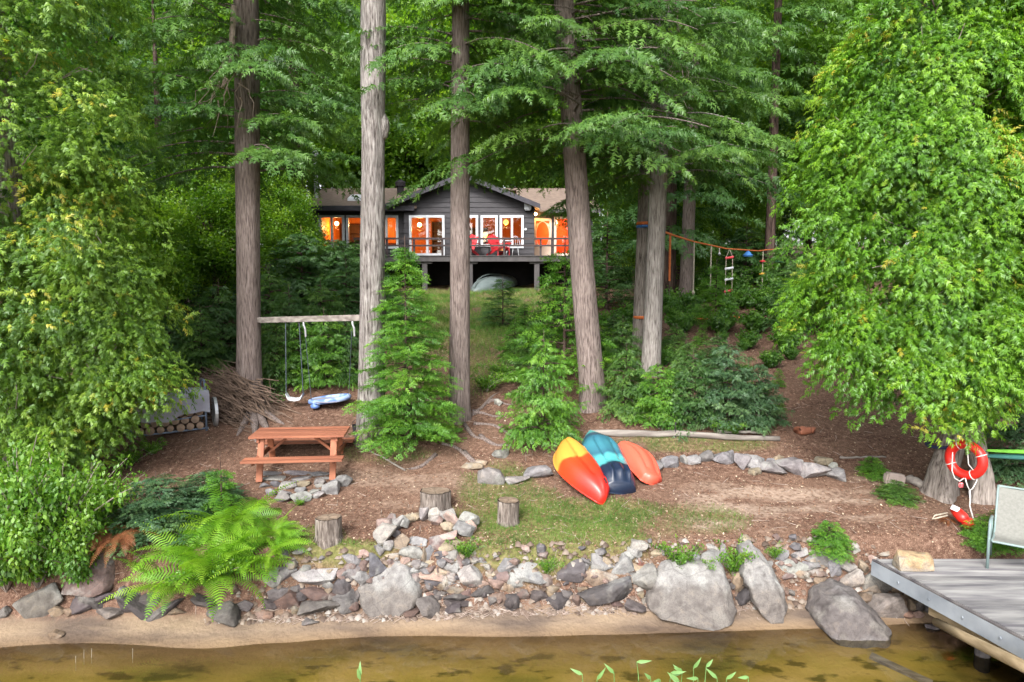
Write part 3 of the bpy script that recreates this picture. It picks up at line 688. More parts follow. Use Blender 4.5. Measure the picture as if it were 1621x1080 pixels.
def trunk_mesh(name, path, m, seed, flare=.5, lobes=5, n=26, amp=.06, limbs=(), knots=0):
    """path: list of (x, y, z, r) in local coordinates, bottom first"""
    rg = np.random.default_rng(seed); pts = np.array(path, float); zt = pts[-1, 2]; zs = np.concatenate([np.linspace(pts[0, 2], .9, 10), np.linspace(1.1, zt, max(8, int(zt * 4)))])
    V = []
    ph = rg.uniform(0, 6.28, 4); kn = [(rg.uniform(1, zt * .8), rg.uniform(0, 6.28)) for _ in range(knots)]
    for z in zs:
        x = np.interp(z, pts[:, 2], pts[:, 0]); y = np.interp(z, pts[:, 2], pts[:, 1]); r = np.interp(z, pts[:, 2], pts[:, 3])
        fz = math.exp(-max(z + .1, 0) / .32) * flare
        for j in range(n):
            a = 2 * math.pi * j / n
            rr = r * (1 + amp * (vn(j * .9, z * .55, seed) - .5) * 2 + amp * .5 * math.sin(2 * a + ph[0] + z * .3)) + r * fz * (.55 + .6 * max(0, math.cos(lobes * a / 2 + ph[1])) ** 2 + .4 * math.cos(3 * a + ph[2]))
            for kz, ka in kn: rr += r * .22 * math.exp(-((z - kz) / .14) ** 2 - (1 - math.cos(a - ka)) * 9)
            V.append((x + rr * math.cos(a), y + rr * math.sin(a), z))
    k = len(zs); mb = MB().add(V, [(i * n + j, i * n + (j + 1) % n, (i + 1) * n + (j + 1) % n, (i + 1) * n + j) for i in range(k - 1) for j in range(n)])
    for line, r in limbs:
        line = line[::2] + [line[-1]] if len(line) > 5 else line
        mb.tube([np.array(p) + np.array([np.interp(p[2], pts[:, 2], pts[:, 0]) if i < 1 else 0, 0, 0]) for i, p in enumerate(line)], [r * (1 - .85 * i / (len(line) - 1)) for i in range(len(line))], 5, False)
    o = mb.build(name, m, smooth=True); d = o.data; bpy.data.objects.remove(o); return d
def tree(name, label, loc, trunk, crown, group=None, rot=0, sc=1, cat='tree', tn='trunk'):
    t = thing(name, label, cat, loc, group); t.rotation_euler.z = rot; t.scale = (sc,) * 3
    if trunk is not None: obj(tn, trunk, t)
    if crown is not None: obj('crown', crown, t)
    return t

# --- tall trunks of the bank; crowns start well above the ground
def vis_crown(seed, z0, z1, L, nb, mt='hemlock', droop=.40):
    return conifer_mesh('crown', mt, seed, z0=z0, z1=z1, Lf=lambda q: L * (1 - .35 * q), nb=nb, droop=droop, rise=.20, step=.17, size=.25, side=.40, hang=.55)
cA, lA = vis_crown(11, 5.0, 11.5, 3.0, 84)
cC, lC = vis_crown(12, 6.1, 11.5, 2.9, 66)
cD, lD = vis_crown(13, 5.3, 11.5, 3.3, 90)
def zloc(u, v, g): return at(u, v, g.y).z - g.z
def put_trunk(name, label, ub, vb, u1, v1, rb, rt, bk, seed, crown, limbs, top=13, **k):
    g = G(ub, vb); p1 = at(u1, v1, g.y); z1 = p1.z - g.z; dx = (p1.x - g.x) / z1
    tm = trunk_mesh('trunk', [(0, 0, -.25, rb), (0, 0, .4, rb), (dx * z1 * .4, 0, z1 * .4, rb * .92), (dx * z1, 0, z1, rt), (dx * top, 0, top, rt * .7)], bk, seed, limbs=limbs, **k)
    t = tree(name, label, g, tm, None)
    if crown is not None: obj('crown', crown, t, (dx * 7, 0, 0))
    return t, g
tA, gA = put_trunk('hemlock_tree', 'tall brown hemlock holding one end of the swing beam above the brush pile', 395, 648, 390, 60, .27, .25, 'bark_hem', 1, cA, lA, flare=.75, lobes=6)
tB, gB = put_trunk('pine_tree', 'tall pale grey trunk with shaggy bark and a burl, bare of branches', 588, 690, 591, 30, .245, .24, 'bark_grey', 2, None, [], top=12, flare=.55, knots=5, amp=.11)
tC, gC = put_trunk('hemlock_tree', 'straight slender brown hemlock trunk in front of the cottage gable', 728, 662, 729, 40, .215, .17, 'bark_hem', 3, cC, lC, flare=.35, lobes=5)
tD, gD = put_trunk('hemlock_tree', 'thick leaning hemlock trunk standing uphill of the kayaks', 937, 643, 908, 225, .275, .22, 'bark_hem', 4, cD, lD, flare=.35)
gE = G(1032, 588)
cE, lE = vis_crown(14, 4.6, 11, 3.4, 92)
tE, _ = put_trunk('cedar_tree', 'pale straight cedar trunk, front one of the joined pair', 1031, 590, 1043, 250, .235, .20, 'bark_pale', 5, cE, lE, flare=.2)
tE2, gE2 = put_trunk('cedar_tree', 'slimmer brown cedar trunk wrapped with the orange slackline strap', 1010, 560, 1020, 265, .155, .14, 'bark_cedar', 6, None, [], top=10, flare=.2)
# burl on the shaggy trunk
b = at(611, 200, gB.y - .02); MB().lathe([(.02, -.28), (.09, -.2), (.13, -.03), (.12, .1), (.06, .22), (.01, .28)], (b.x - .06, b.y, b.z), 12).build('burl', 'bark_grey', tB, smooth=True)
# dead branches hanging on tree A and E
rg = np.random.default_rng(5)
for (u, v, T_, nm) in ((362, 120, tA, gA), (1070, 90, tE, gE)):
    mb = MB()
    for k in range(16):
        p = at(u + rg.normal(0, 10), v + rg.normal(0, 20), nm.y - .8); q = [p]
        for s in range(4): q.append(q[-1] + Vector((rg.normal(-.05, .1), rg.normal(0, .08), rg.uniform(-.28, -.05))))
        mb.tube(q, [.014, .011, .008, .006, .003], 5, False)
    p = at(u + 8, v - 110, nm.y - .6); mb.tube([p, at(u + 4, v - 30, nm.y - .7), at(u - 10, v + 20, nm.y - .8)], [.06, .05, .03], 7)
    mb.build('dead_branch', 'deadtwig', T_)
# exposed roots beside the path
for (u0, v0, u1, v1) in ((745, 660, 800, 655), (750, 668, 815, 690), (735, 672, 770, 705), (748, 650, 790, 625), (770, 640, 815, 636), (760, 690, 810, 712), (700, 700, 755, 735), (735, 715, 790, 760), (690, 725, 640, 745)):
    P = []
    for s in np.linspace(0, 1, 7):
        g = G(u0 + (u1 - u0) * s, v0 + (v1 - v0) * s + 5 * math.sin(s * 5 + u0)); P.append(g + Vector((0, 0, .012 * math.sin(s * 9 + v0))))
    MB().tube(P, [.05, .045, .042, .036, .03, .022, .01], 7).build('root', 'bark_hem', tC, smooth=True)
for (u1, v1) in ((450, 672), (430, 690), (375, 690), (405, 700)):
    P = []
    for s in np.linspace(0, 1, 6):
        g = G(402 + (u1 - 402) * s, 650 + (v1 - 650) * s); P.append(g + Vector((0, 0, .14 * (1 - s) ** 2)))
    MB().tube(P, [.15, .12, .09, .07, .05, .02], 8).build('root', 'bark_hem', tA, smooth=True)

# --- background trunks that can be told apart
def bg_trunk(label, u, vb, Y, r, top, seed, m='bark_hem', lean=0):
    p = at(u, vb, Y); p.z = Hs(p.x, Y)
    tm = trunk_mesh('trunk', [(0, 0, -.3, r), (lean * 3, 0, 3, r * .9), (lean * top, 0, top, r * .6)], m, seed, flare=.3, n=14)
    return p, tm
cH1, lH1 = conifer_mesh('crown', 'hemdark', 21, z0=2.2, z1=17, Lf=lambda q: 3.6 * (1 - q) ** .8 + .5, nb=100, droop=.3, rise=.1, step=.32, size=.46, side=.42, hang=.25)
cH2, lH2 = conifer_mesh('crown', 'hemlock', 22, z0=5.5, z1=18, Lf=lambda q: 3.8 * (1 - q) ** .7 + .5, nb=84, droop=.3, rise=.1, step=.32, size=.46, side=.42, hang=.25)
tH1 = trunk_mesh('trunk', [(0, 0, -.3, .24), (0, 0, 9, .16), (0, 0, 17.5, .02)], 'bark_dark', 31, flare=.3, n=12, limbs=lH1[::3])
tH2 = trunk_mesh('trunk', [(0, 0, -.3, .27), (.1, 0, 9, .2), (0, 0, 18.5, .02)], 'bark_hem', 32, flare=.3, n=12, limbs=lH2[::3])
rgm = np.random.default_rng(40); MAP = []
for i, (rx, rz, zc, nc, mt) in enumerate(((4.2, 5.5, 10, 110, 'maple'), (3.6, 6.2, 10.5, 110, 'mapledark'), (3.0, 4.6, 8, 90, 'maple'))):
    P, Fw, U, Sc, Ti, cs = leaf_crown(rgm, rx, rz, zc, nc, 62, .40)
    lm = [([np.array([0, 0, max(2.5, c[2] - 1.5 - .3 * np.hypot(c[0], c[1]))]), c * np.array([.55, .55, 1]) + np.array([0, 0, -.5]), c], .03 + .012 * np.linalg.norm(c[:2])) for c in cs[::3]]
    MAP.append((scatter('crown', T_LEAF, P, Fw, U, Sc, Ti, mt), trunk_mesh('trunk', [(0, 0, -.3, .2), (.15, 0, 5, .16), (0, 0, zc + rz * .7, .03)], 'bark_dark', 50 + i, flare=.3, n=12, limbs=lm)))
p, tm = bg_trunk('', 480, 440, 27.5, .26, 12, 61, 'bark_dark', -.02); tree('hemlock_tree', 'dark trunk with drooping boughs beside the stovepipe end of the cottage', p, tm, cH2)
p, tm = bg_trunk('', 1085, 463, 25, .25, 9, 62, 'bark_hem', -.03); tree('hemlock_tree', 'stout background trunk behind the slackline next to the hanging strap', p, tm, cH2, rot=2)
p, tm = bg_trunk('', 1057, 458, 26, .30, 10, 63, 'bark_dark', 0); tree('hemlock_tree', 'dark background trunk hidden behind the joined pair of cedar trunks', p, tm, cH1, rot=1)
gG = at(1217, 440, 28.5); p, tm = bg_trunk('', 1217, 440, 28.5, .22, 14, 64, 'bark_dark', -.005); tree('hemlock_tree', 'thin reddish dark trunk that anchors the far end of the slackline', p, tm, cH2, rot=4)

# --- the forest
rf_ = random.Random(12)
def forest(name, label, group, spots, pair):
    for (x, y, s) in spots:
        t = tree(name, label, (x, y, Hs(x, y) - .05), pair[1], pair[0], group, rf_.uniform(0, 6.28), s)
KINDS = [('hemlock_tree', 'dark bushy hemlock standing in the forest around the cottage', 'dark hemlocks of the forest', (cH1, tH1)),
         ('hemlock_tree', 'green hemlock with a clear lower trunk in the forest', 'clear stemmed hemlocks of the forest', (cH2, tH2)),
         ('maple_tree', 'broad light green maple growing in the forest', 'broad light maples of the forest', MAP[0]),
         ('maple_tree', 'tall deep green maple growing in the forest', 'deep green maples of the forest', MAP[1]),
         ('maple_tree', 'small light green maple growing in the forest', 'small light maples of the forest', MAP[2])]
spots = [[], [], [], [], []]
LEFTN = [(-10.5, 21, 0, .62), (-13, 19, 3, .6), (-9.6, 25, 3, .55), (-15, 24, 0, .9), (-17, 20, 1, .8), (-12.5, 28, 4, .9), (-18, 29, 3, 1), (-15, 33, 2, 1), (-21, 25, 0, 1), (-11.5, 17.5, 4, .42), (-14, 15.5, 0, .6), (-12, 37, 2, 1.1), (-13, 31.5, 4, .8), (-8.4, 19.5, 4, .40), (-9.8, 20.5, 4, .45), (-7.8, 24, 4, .38), (-11, 23, 4, .5), (-9.2, 17.6, 4, .34)]
RIGHTN = [(14.5, 23, 3, .6), (15, 27, 0, .85), (10, 33, 2, .8), (7.2, 30, 3, .55), (16.5, 20, 1, .8), (18, 26, 0, 1), (14, 33, 2, 1), (19, 31, 3, 1), (11, 37, 0, 1), (6.2, 36, 3, .8), (21, 24, 0, .9), (13.5, 17.5, 0, .6), (5.6, 33.5, 4, .5), (16, 36, 0, 1.1), (15.8, 41, 3, 1.0), (13.6, 39.5, 0, .9), (18.2, 38.5, 2, .9), (12, 34, 0, .8), (13.5, 30, 4, .5), (10.3, 31, 4, .45), (7, 27.5, 4, .33), (5.2, 29.5, 4, .36), (8, 33, 0, .6)]
BACK = [(-16, 43, 2, 1.2), (-11, 44, 2, 1.15), (-6.5, 43.5, 4, 1.15), (-2, 45, 2, 1.15), (2.5, 44, 4, 1.2), (-9, 50, 1, 1.2), (-4, 51, 2, 1.35), (-3.4, 42.6, 0, .55), (1.5, 51, 3, 1.3), (6, 43, 2, 1.05), (6, 49, 2, 1.3), (10, 45, 2, 1.2), (15, 44, 1, 1.2), (20, 42, 0, 1.2), (25, 39, 3, 1.2), (-21, 40, 3, 1.2), (-26, 38, 0, 1.2),
        (-15, 53, 0, 1.4), (-22, 52, 3, 1.4), (-29, 50, 0, 1.4), (12, 53, 3, 1.4), (19, 53, 0, 1.4), (27, 51, 0, 1.4), (34, 47, 3, 1.4), (-35, 46, 3, 1.4), (-10, 62, 3, 1.6), (-2, 63, 0, 1.6), (6, 62, 3, 1.6), (14, 63, 0, 1.6), (-19, 63, 3, 1.6), (23, 62, 3, 1.6), (-28, 62, 0, 1.6), (32, 62, 0, 1.6), (-38, 60, 3, 1.6), (42, 58, 0, 1.6), (-24, 30, 3, 1.1), (26, 30, 0, 1.1), (-30, 33, 0, 1.1), (31, 37, 3, 1.1)]
for (x, y, k, s) in LEFTN + RIGHTN + BACK: spots[k].append((x, y, s))
for (nm, lb, gp, pr), sp_ in zip(KINDS, spots): forest(nm, lb, gp, sp_, pr)

# --- bright cedars on the shore
def cedar(name, label, loc, prof, z0, z1, nc, k, size, mt, trunks, seed, face=.8, ysq=1.0, extra=()):
    rg = np.random.default_rng(seed); t = thing(name, label, 'tree', loc)
    P, Fw, U, Sc, Ti = clump_crown(rg, prof, z0, z1, nc, k, size, face, ysq=ysq)
    for (dx, dy, pr2, a0, a1, n2) in extra:
        P2, F2, U2, S2, T2 = clump_crown(rg, pr2, a0, a1, n2, k, size, face)
        P = P + [p + np.array([dx, dy, 0]) for p in P2]; Fw = Fw + F2; U = U + U2; Sc = Sc + S2; Ti = np.concatenate([Ti, T2])
    obj('crown', scatter('crown', T_CED, P, Fw, U, Sc, Ti, mt), t)
    tw = MB()
    for i in range(70):                          # grey twigs poking out between the sprays
        z = rg.uniform(z0 + .2, z1 - .3); a = -rg.uniform(0, math.pi); r = prof(z); q = [Vector((math.cos(a) * r * .2, math.sin(a) * r * .2 * ysq, z - .2))]
        for s in (.55, .85, 1.0): q.append(Vector((math.cos(a + rg.normal(0, .05)) * r * s, math.sin(a) * r * s * ysq, z - .2 + .25 * s + rg.normal(0, .08))))
        tw.tube(q, [.02, .013, .008, .004], 4, False)
    tag(tw.build('twigs', 'twig', t, org=(0, 0, 0)), kind='stuff')
    for i, (path, r) in enumerate(trunks):
        obj('trunk', trunk_mesh('trunk', path, 'bark_cedar', seed + i, flare=.55, lobes=7, n=28, amp=.09), t)
    return t
gR = G(1487, 783); gR2 = G(1556, 790)
lx, ly = 6.75, 11.3; base = Vector((lx, ly, Hs(lx, ly)))
pr = lambda z: np.interp(z, [1.8, 2.1, 2.7, 3.5, 4.8, 6.2, 7.4, 8.6, 10.5], [.9, 1.5, 1.85, 2.0, 2.0, 1.7, 1.45, 1.0, .2])
d1 = gR - base; d2 = gR2 - base
tR = cedar('cedar_tree', 'dense bright green cedar with the life ring hanging on its trunks', base, pr, 1.85, 10.2, 960, 84, .135, 'cedar2',
      [([(d1.x, d1.y, -.3, .24), (d1.x + .05, d1.y, .5, .21), (d1.x + .35, d1.y, 1.6, .19), (.2, .1, 5, .14), (0, 0, 9, .03)], .2),
       ([(d2.x, d2.y, -.3, .19), (d2.x - .05, d2.y, .5, .17), (d2.x - .35, d2.y, 1.6, .16), (d2.x - .6, .2, 4.5, .1), (.3, 0, 7, .03)], .2)], 71, extra=[(1.9, .9, lambda z: np.interp(z, [2.1, 2.7, 5, 8], [.9, 1.5, 1.6, .6]), 2.1, 8, 190)], ysq=.7)
lx, ly = -8.9, 12.4; base = Vector((lx, ly, Hs(lx, ly)))
pl = lambda z: np.interp(z, [.6, 1.5, 3, 4.5, 6.5, 8.5, 11], [1.9, 2.4, 2.5, 2.4, 2.25, 2.1, .8])
cedar('cedar_tree', 'tall yellow tinged cedar on the shore beside the firewood rack', base, pl, .6, 11, 820, 84, .145, 'cedar', [([(0, 0, -.3, .3), (.1, 0, 2, .24), (0, 0, 10, .05)], .25)], 72)
lx, ly = -7.45, 12.0; base = Vector((lx, ly, Hs(lx, ly)))
pl2 = lambda z: np.interp(z, [.9, 1.5, 2.0, 3.0, 4.2, 5.2], [.35, .8, 1.4, 1.2, .75, .25])
cedar('cedar_tree', 'younger cone shaped cedar leaning out in front of the tall cedar', base, pl2, .9, 5.2, 330, 88, .135, 'cedar', [([(0, 0, -.3, .12), (.05, 0, 2, .09), (0, 0, 5, .02)], .1)], 73, ysq=.75)

# --- saplings and bushes
cF, lF = conifer_mesh('crown', 'fir', 81, T_FIR, z0=.12, z1=4.35, Lf=lambda q: 1.22 * (1 - q) ** .75 + .1, nb=160, droop=.20, rise=.16, step=.095, size=.19, side=.42, hang=.12, inner=.15)
g = G(645, 706); tF = trunk_mesh('trunk', [(0, 0, -.1, .05), (0, 0, 2.5, .03), (0, 0, 4.6, .008)], 'bark_dark', 82, flare=.2, n=8, limbs=lF[::2], amp=.02)
tree('fir_sapling', 'tall tiered young fir growing between the shaggy trunk and the path', g, tF, cF, sc=4.0 * 335 / 300 * mpp(g) * 75 / 4.6)
cS, lS = conifer_mesh('crown', 'fir', 83, T_FIR, z0=.05, z1=1.0, Lf=lambda q: .42 * (1 - q) ** .8 + .04, nb=60, droop=.16, rise=.2, step=.05, size=.095, side=.45, hang=.12, inner=.15)
cB, lB = conifer_mesh('crown', 'hemlock', 84, T_HEM, z0=.04, z1=1.0, Lf=lambda q: .62 * (1 - q) ** .55 + .08, nb=85, droop=.28, rise=.28, step=.05, size=.08, side=.45, hang=.5, inner=.15)
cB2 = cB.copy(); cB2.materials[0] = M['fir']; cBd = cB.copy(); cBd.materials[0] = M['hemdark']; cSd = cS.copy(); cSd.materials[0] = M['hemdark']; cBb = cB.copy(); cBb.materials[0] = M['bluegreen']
tS = trunk_mesh('trunk', [(0, 0, -.05, .016), (0, 0, .5, .01), (0, 0, 1.06, .003)], 'bark_dark', 85, flare=.2, n=6, limbs=lS[::2], amp=.02)
tBm = trunk_mesh('trunk', [(0, 0, -.05, .02), (0, 0, .5, .012), (0, 0, 1.0, .003)], 'bark_dark', 86, flare=.2, n=6, limbs=lB[::2], amp=.02)
def bush(u, v, hp, cr, tm, name, label, group=None, rot=None, cat='tree', wide=1):
    g = G(u, v); s = hp * mpp(g); t = tree(name, label, g - Vector((0, 0, .02)), tm, cr, group, rf_.uniform(0, 6.28) if rot is None else rot, s, cat); t.scale = (s * wide, s * wide, s); return t
bush(860, 698, 165, cB2, tBm, 'hemlock_sapling', 'soft bright hemlock sapling beside the path light and the kayaks', wide=.62)
bush(796, 520, 78, cSd, tS, 'fir_sapling', 'small dark fir on the grass below the upturned boat', wide=1.25)
bush(893, 610, 215, cS, tS, 'fir_sapling', 'slender fir left of the thick leaning trunk')
bush(960, 490, 145, cSd, tS, 'fir_sapling', 'dark fir between the leaning trunk and the joined pair', wide=1.2)
bush(1132, 520, 100, cS, tS, 'fir_sapling', 'small fir with a bare leader under the rope ladder')
TONE = {cB.name: 'mid green', cB2.name: 'bright green', cBd.name: 'dark green', cBb.name: 'blue green'}
BL = 'low {} hemlock bush on the slope behind the driftwood log'; BG = 'hemlock bushes on the slope'
for (u, v, h, wd, c) in ((990, 655, 105, .7, cB), (1040, 668, 95, .8, cB2), (1095, 668, 110, .8, cBd), (1150, 672, 130, .75, cBb), (1198, 672, 100, .75, cBb), (1085, 610, 70, .8, cB), (1135, 600, 70, .8, cBd), (985, 590, 85, .7, cB), (970, 560, 60, .8, cBd), (1070, 570, 55, .8, cB), (1010, 640, 60, .9, cB2), (1060, 640, 60, .9, cB2)):
    bush(u, v, h, c, tBm, 'hemlock_bush', BL.format(TONE[c.name]), BG, cat='bush', wide=wd)
for (u, v, h, wd, c) in ((838, 605, 80, .7, cB), (815, 570, 60, .8, cB2), (855, 560, 75, .7, cB), (875, 530, 75, .7, cBd), (830, 525, 45, .8, cB2)):
    bush(u, v, h, c, tBm, 'hemlock_bush', 'young {} hemlock bush along the uphill side of the path'.format(TONE[c.name]), 'hemlock bushes by the path', cat='bush', wide=wd)
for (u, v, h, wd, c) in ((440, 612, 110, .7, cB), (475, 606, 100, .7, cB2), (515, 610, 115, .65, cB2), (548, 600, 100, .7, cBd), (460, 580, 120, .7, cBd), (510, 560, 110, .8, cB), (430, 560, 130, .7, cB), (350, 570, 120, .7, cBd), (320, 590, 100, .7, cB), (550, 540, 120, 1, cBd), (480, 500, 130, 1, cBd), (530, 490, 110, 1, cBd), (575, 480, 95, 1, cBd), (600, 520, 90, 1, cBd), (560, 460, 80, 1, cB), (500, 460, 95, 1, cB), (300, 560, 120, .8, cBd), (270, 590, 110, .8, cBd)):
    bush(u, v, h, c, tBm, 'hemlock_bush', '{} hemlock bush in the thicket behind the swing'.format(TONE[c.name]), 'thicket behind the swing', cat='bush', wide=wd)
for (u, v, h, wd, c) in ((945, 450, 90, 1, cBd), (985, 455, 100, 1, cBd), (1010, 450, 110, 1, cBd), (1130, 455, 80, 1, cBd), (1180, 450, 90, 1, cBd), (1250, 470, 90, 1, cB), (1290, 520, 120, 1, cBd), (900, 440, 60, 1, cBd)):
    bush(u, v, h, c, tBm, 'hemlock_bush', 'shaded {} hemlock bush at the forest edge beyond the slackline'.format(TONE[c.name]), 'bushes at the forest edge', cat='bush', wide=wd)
bush(1632, 752, 150, cBb, tBm, 'hemlock_bush', 'loose hemlock bush behind the patio chair and the green hammock', cat='bush', wide=.9)
bush(1550, 858, 42, cB2, tBm, 'hemlock_seedling', 'low hemlock seedling under the red float by the dock', cat='bush', wide=1.3)
bush(1585, 862, 60, cB2, tBm, 'hemlock_seedling', 'low hemlock seedling beside the patio chair leg', cat='bush', wide=1.2)
bush(1418, 790, 32, cB, tBm, 'hemlock_seedling', 'small hemlock seedling around the pale cut block', cat='bush', wide=1.8)
bush(1380, 752, 32, cB2, tBm, 'hemlock_seedling', 'small hemlock seedling at the end of the upper stone row', cat='bush', wide=1.3)
bush(1312, 872, 52, cB2, tBm, 'hemlock_seedling', 'feathery hemlock seedling on top of the shore wall', cat='bush', wide=1.2)
bush(250, 838, 90, cBb, tBm, 'juniper_bush', 'dull blue green bush behind the big fern', cat='bush', wide=1.6)
bush(330, 800, 60, cBb, tBm, 'juniper_bush', 'dull blue green bush beside the leaf tip of the big fern', cat='bush', wide=1.6)

# broadleaf shrubs
def shrub_mesh(seed, mt, n=75, ln=1.0, lf=.05, spread=.75, k=70):
    rg = np.random.default_rng(seed); P, Fw, U, Sc, Ti = [], [], [], [], []; mb = MB()
    for i in range(n):
        a = rg.uniform(0, 6.28); L = ln * rg.uniform(.55, 1.1); out = rg.uniform(.15, 1) * spread; line = []
        bt = rg.normal(.5, .18)
        for t in np.linspace(0, 1, 8):
            r = out * L * t ** 1.3; z = L * (t - .32 * out * t * t) * 1.05
            line.append(Vector((r * math.cos(a), r * math.sin(a), z)))
        mb.tube(line[::2] + [line[-1]], [.011, .009, .007, .005, .002], 4, False)
        for q in range(k):
            t = rg.uniform(.25, 1) * 6.99; i0 = int(t); p = line[i0].lerp(line[i0 + 1], t - i0)
            o = rg.normal(0, 1, 3) * np.array([1, 1, .5]); P.append(np.array(p) + o * .05 * ln); Fw.append(o + np.array([math.cos(a), math.sin(a), -.3]) * .8); U.append(np.array([0, 0, 1.]) + np.array([math.cos(a), math.sin(a), 0]) * .4 + rg.normal(0, .35, 3)); Sc.append(lf * rg.uniform(.6, 1.25)); Ti.append(bt + .25 * (t / 7 - .5) + rg.normal(0, .12))
    T = leafclump(3, seed, .85)
    o = mb.build('stems', 'twig'); d = o.data; bpy.data.objects.remove(o)
    return scatter('foliage', T, P, Fw, U, Sc, Ti, mt), d
def shrub(u, v, hp, ms, name, label, group=None, wide=1, cat='shrub'):
    g = G(u, v); s = hp * mpp(g); t = thing(name, label, cat, g - Vector((0, 0, .02)), group); t.scale = (s * wide, s * wide, s); t.rotation_euler.z = rf_.uniform(0, 6.28)
    obj('foliage', ms[0], t); obj('stems', ms[1], t); return t
SH1 = shrub_mesh(91, 'shrub', 46, 1.0, .06, 1.0, 60); SH2 = shrub_mesh(92, 'shrub', 26, 1.0, .085, 1.15, 26); SH3 = shrub_mesh(93, 'mapledark', 34, 1.0, .13, .7, 34)
for (u, v, h, wd) in ((60, 930, 190, .8), (135, 930, 150, .75), (10, 935, 200, .8), (95, 890, 180, .8), (140, 850, 120, .8), (30, 870, 190, .8), (-40, 920, 200, .9)):
    shrub(u, v, h, SH1, 'leafy_shrub', 'bright leafy shrub crowding the shore under the cedars', 'leafy shrubs under the cedars', wd)
for (u, v, h, wd, lb) in ((1075, 905, 62, .8, 'bright green weed growing out of the shore wall above the cracked slab'), (1160, 912, 70, .7, 'bright green weed growing beside the tall upright boulder'), (740, 884, 40, .9, 'round green weed on the rim of the fire ring'), (866, 908, 36, .8, 'small green weed hanging over the shore wall below the lawn'), (1225, 885, 32, .8, 'small yellow green weed on the wall beside the tall boulder'), (1110, 905, 34, 1, 'low green weed between the two taller weeds on the wall'), (340, 925, 70, 1.3, 'low green weed spilling over the bank below the big fern')):
    shrub(u, v, h, SH2, 'wall_plant', lb, None, wd, 'plant')
for (u, v) in ((1090, 500), (1120, 480), (1150, 500), (1180, 490), (1210, 500), (1240, 520), (1195, 530), (1160, 470), (1225, 480), (1100, 470), (1245, 560), (1060, 500), (1140, 530), (1210, 455), (1250, 500), (1075, 530), (965, 530), (1000, 520)):
    shrub(u, v, 42, SH3, 'forest_shrub', 'knee high leafy shrub on the slope under the rope obstacles', 'shrubs under the rope obstacles', 1.1)
rk_ = random.Random(61)
for i in range(30):
    u = rk_.uniform(960, 1265); v = rk_.uniform(520, 655) if u > 1120 else rk_.uniform(500, 580)
    if rk_.random() < .55: shrub(u, v, rk_.uniform(16, 34), SH3, 'slope_seedling', 'small leafy seedling on the bare slope below the rope obstacles', 'leafy seedlings on the bare slope', 1.2, 'plant')
    else: bush(u, v, rk_.uniform(22, 50), cS, tS, 'slope_fir', 'tiny fir seedling on the bare slope below the rope obstacles', 'fir seedlings on the bare slope', cat='plant')
for (u, v, h) in ((430, 500, 80), (470, 470, 90), (520, 440, 90), (350, 520, 110), (300, 480, 120), (240, 520, 120), (330, 440, 100), (490, 400, 60), (450, 430, 110)):
    shrub(u, v, h, SH3, 'forest_shrub', 'tall leafy shrub in the woods left of the cottage'.replace('left of', 'beside'), 'shrubs beside the cottage', .8)
for (u, v, h, c) in ((1045, 680, 34, SH2), (1160, 690, 34, SH2), (1200, 660, 30, SH2), (770, 620, 40, SH2), (795, 600, 34, SH2), (205, 740, 40, SH2), (240, 720, 30, SH2), (475, 800, 16, SH2), (510, 690, 16, SH2)):
    shrub(u, v, h, c, 'seedling', 'small broadleaf seedling sprouting from the needle covered ground', 'broadleaf seedlings', 1.2, 'plant')

# ferns
def fern_mesh(seed, n, mt, lo=.6, hi=1.0, up=(.5, 1.3)):
    rg = np.random.default_rng(seed); V, F, Ti = [], [], []
    for i in range(n):
        a = rg.uniform(0, 6.28); L = rg.uniform(lo, hi); el = rg.uniform(*up); bt = rg.normal(.5, .2); c = np.array([math.cos(a), math.sin(a), 0]); s = np.array([-c[1], c[0], 0]); bend = rg.uniform(.7, 1.5); roll = rg.normal(0, .35)
        base = c * rg.uniform(0, .16) + s * rg.normal(0, .10); p = base.copy(); N = 22; pts = []
        for k in range(N + 1):
            e = el - bend * (k / N) ** 1.4; p = p + (c * math.cos(e) + np.array([0, 0, math.sin(e)])) * L / N; pts.append(p.copy())
        for k in range(3, N + 1):
            t = k / N; tg = pts[k] - pts[k - 1]; tg /= np.linalg.norm(tg); nrm = np.cross(s, tg); nrm /= np.linalg.norm(nrm)
            w = .24 * L * (math.sin(math.pi * min(1, t * 1.02) ** .75) ** .6 if t < .98 else .15) * (1.02 - .45 * t)
            for sg in (-1, 1):
                d = s * sg * math.cos(roll * sg) + nrm * math.sin(roll) * sg + tg * .42; d /= np.linalg.norm(d); dn = nrm * -.0
                o = len(V); wd = L / N * .46; m_ = pts[k] + d * w * .5; tip = pts[k] + d * w + np.array([0, 0, -.22 * w]) + rg.normal(0, .006, 3)
                V += [pts[k] - tg * wd * .5, pts[k] + tg * wd * .5, m_ + tg * wd * .62, m_ - tg * wd * .5, tip]; F += [(o, o + 1, o + 2), (o, o + 2, o + 3), (o + 3, o + 2, o + 4)]
                Ti += [bt + rg.normal(0, .08)] * 5
    return npmesh('fronds', V, F, mt, np.clip(Ti, 0, 1))
FE = fern_mesh(95, 60, 'fern', .7, 1.1, (.2, 1.35)); FE2 = fern_mesh(96, 42, 'fern', .5, .9, (.3, 1.1)); FD = fern_mesh(97, 40, 'deadfern', .4, .7, (-.2, .5))
def fern(u, v, wpx, me_, name, label, z=0, sc=None, group=None):
    g = G(u, v); s = sc or wpx * mpp(g) / 1.7; t = thing(name, label, 'fern', g + Vector((0, 0, z)), group); t.scale = (s,) * 3; t.rotation_euler.z = rf_.uniform(0, 6.28); obj('fronds', me_, t); return t
fern(345, 912, 200, FE, 'fern', 'large bright green fern arching over the shore rocks')
fern(415, 885, 170, FE2, 'fern', 'side clump of the bright fern nearest the wooden stump')
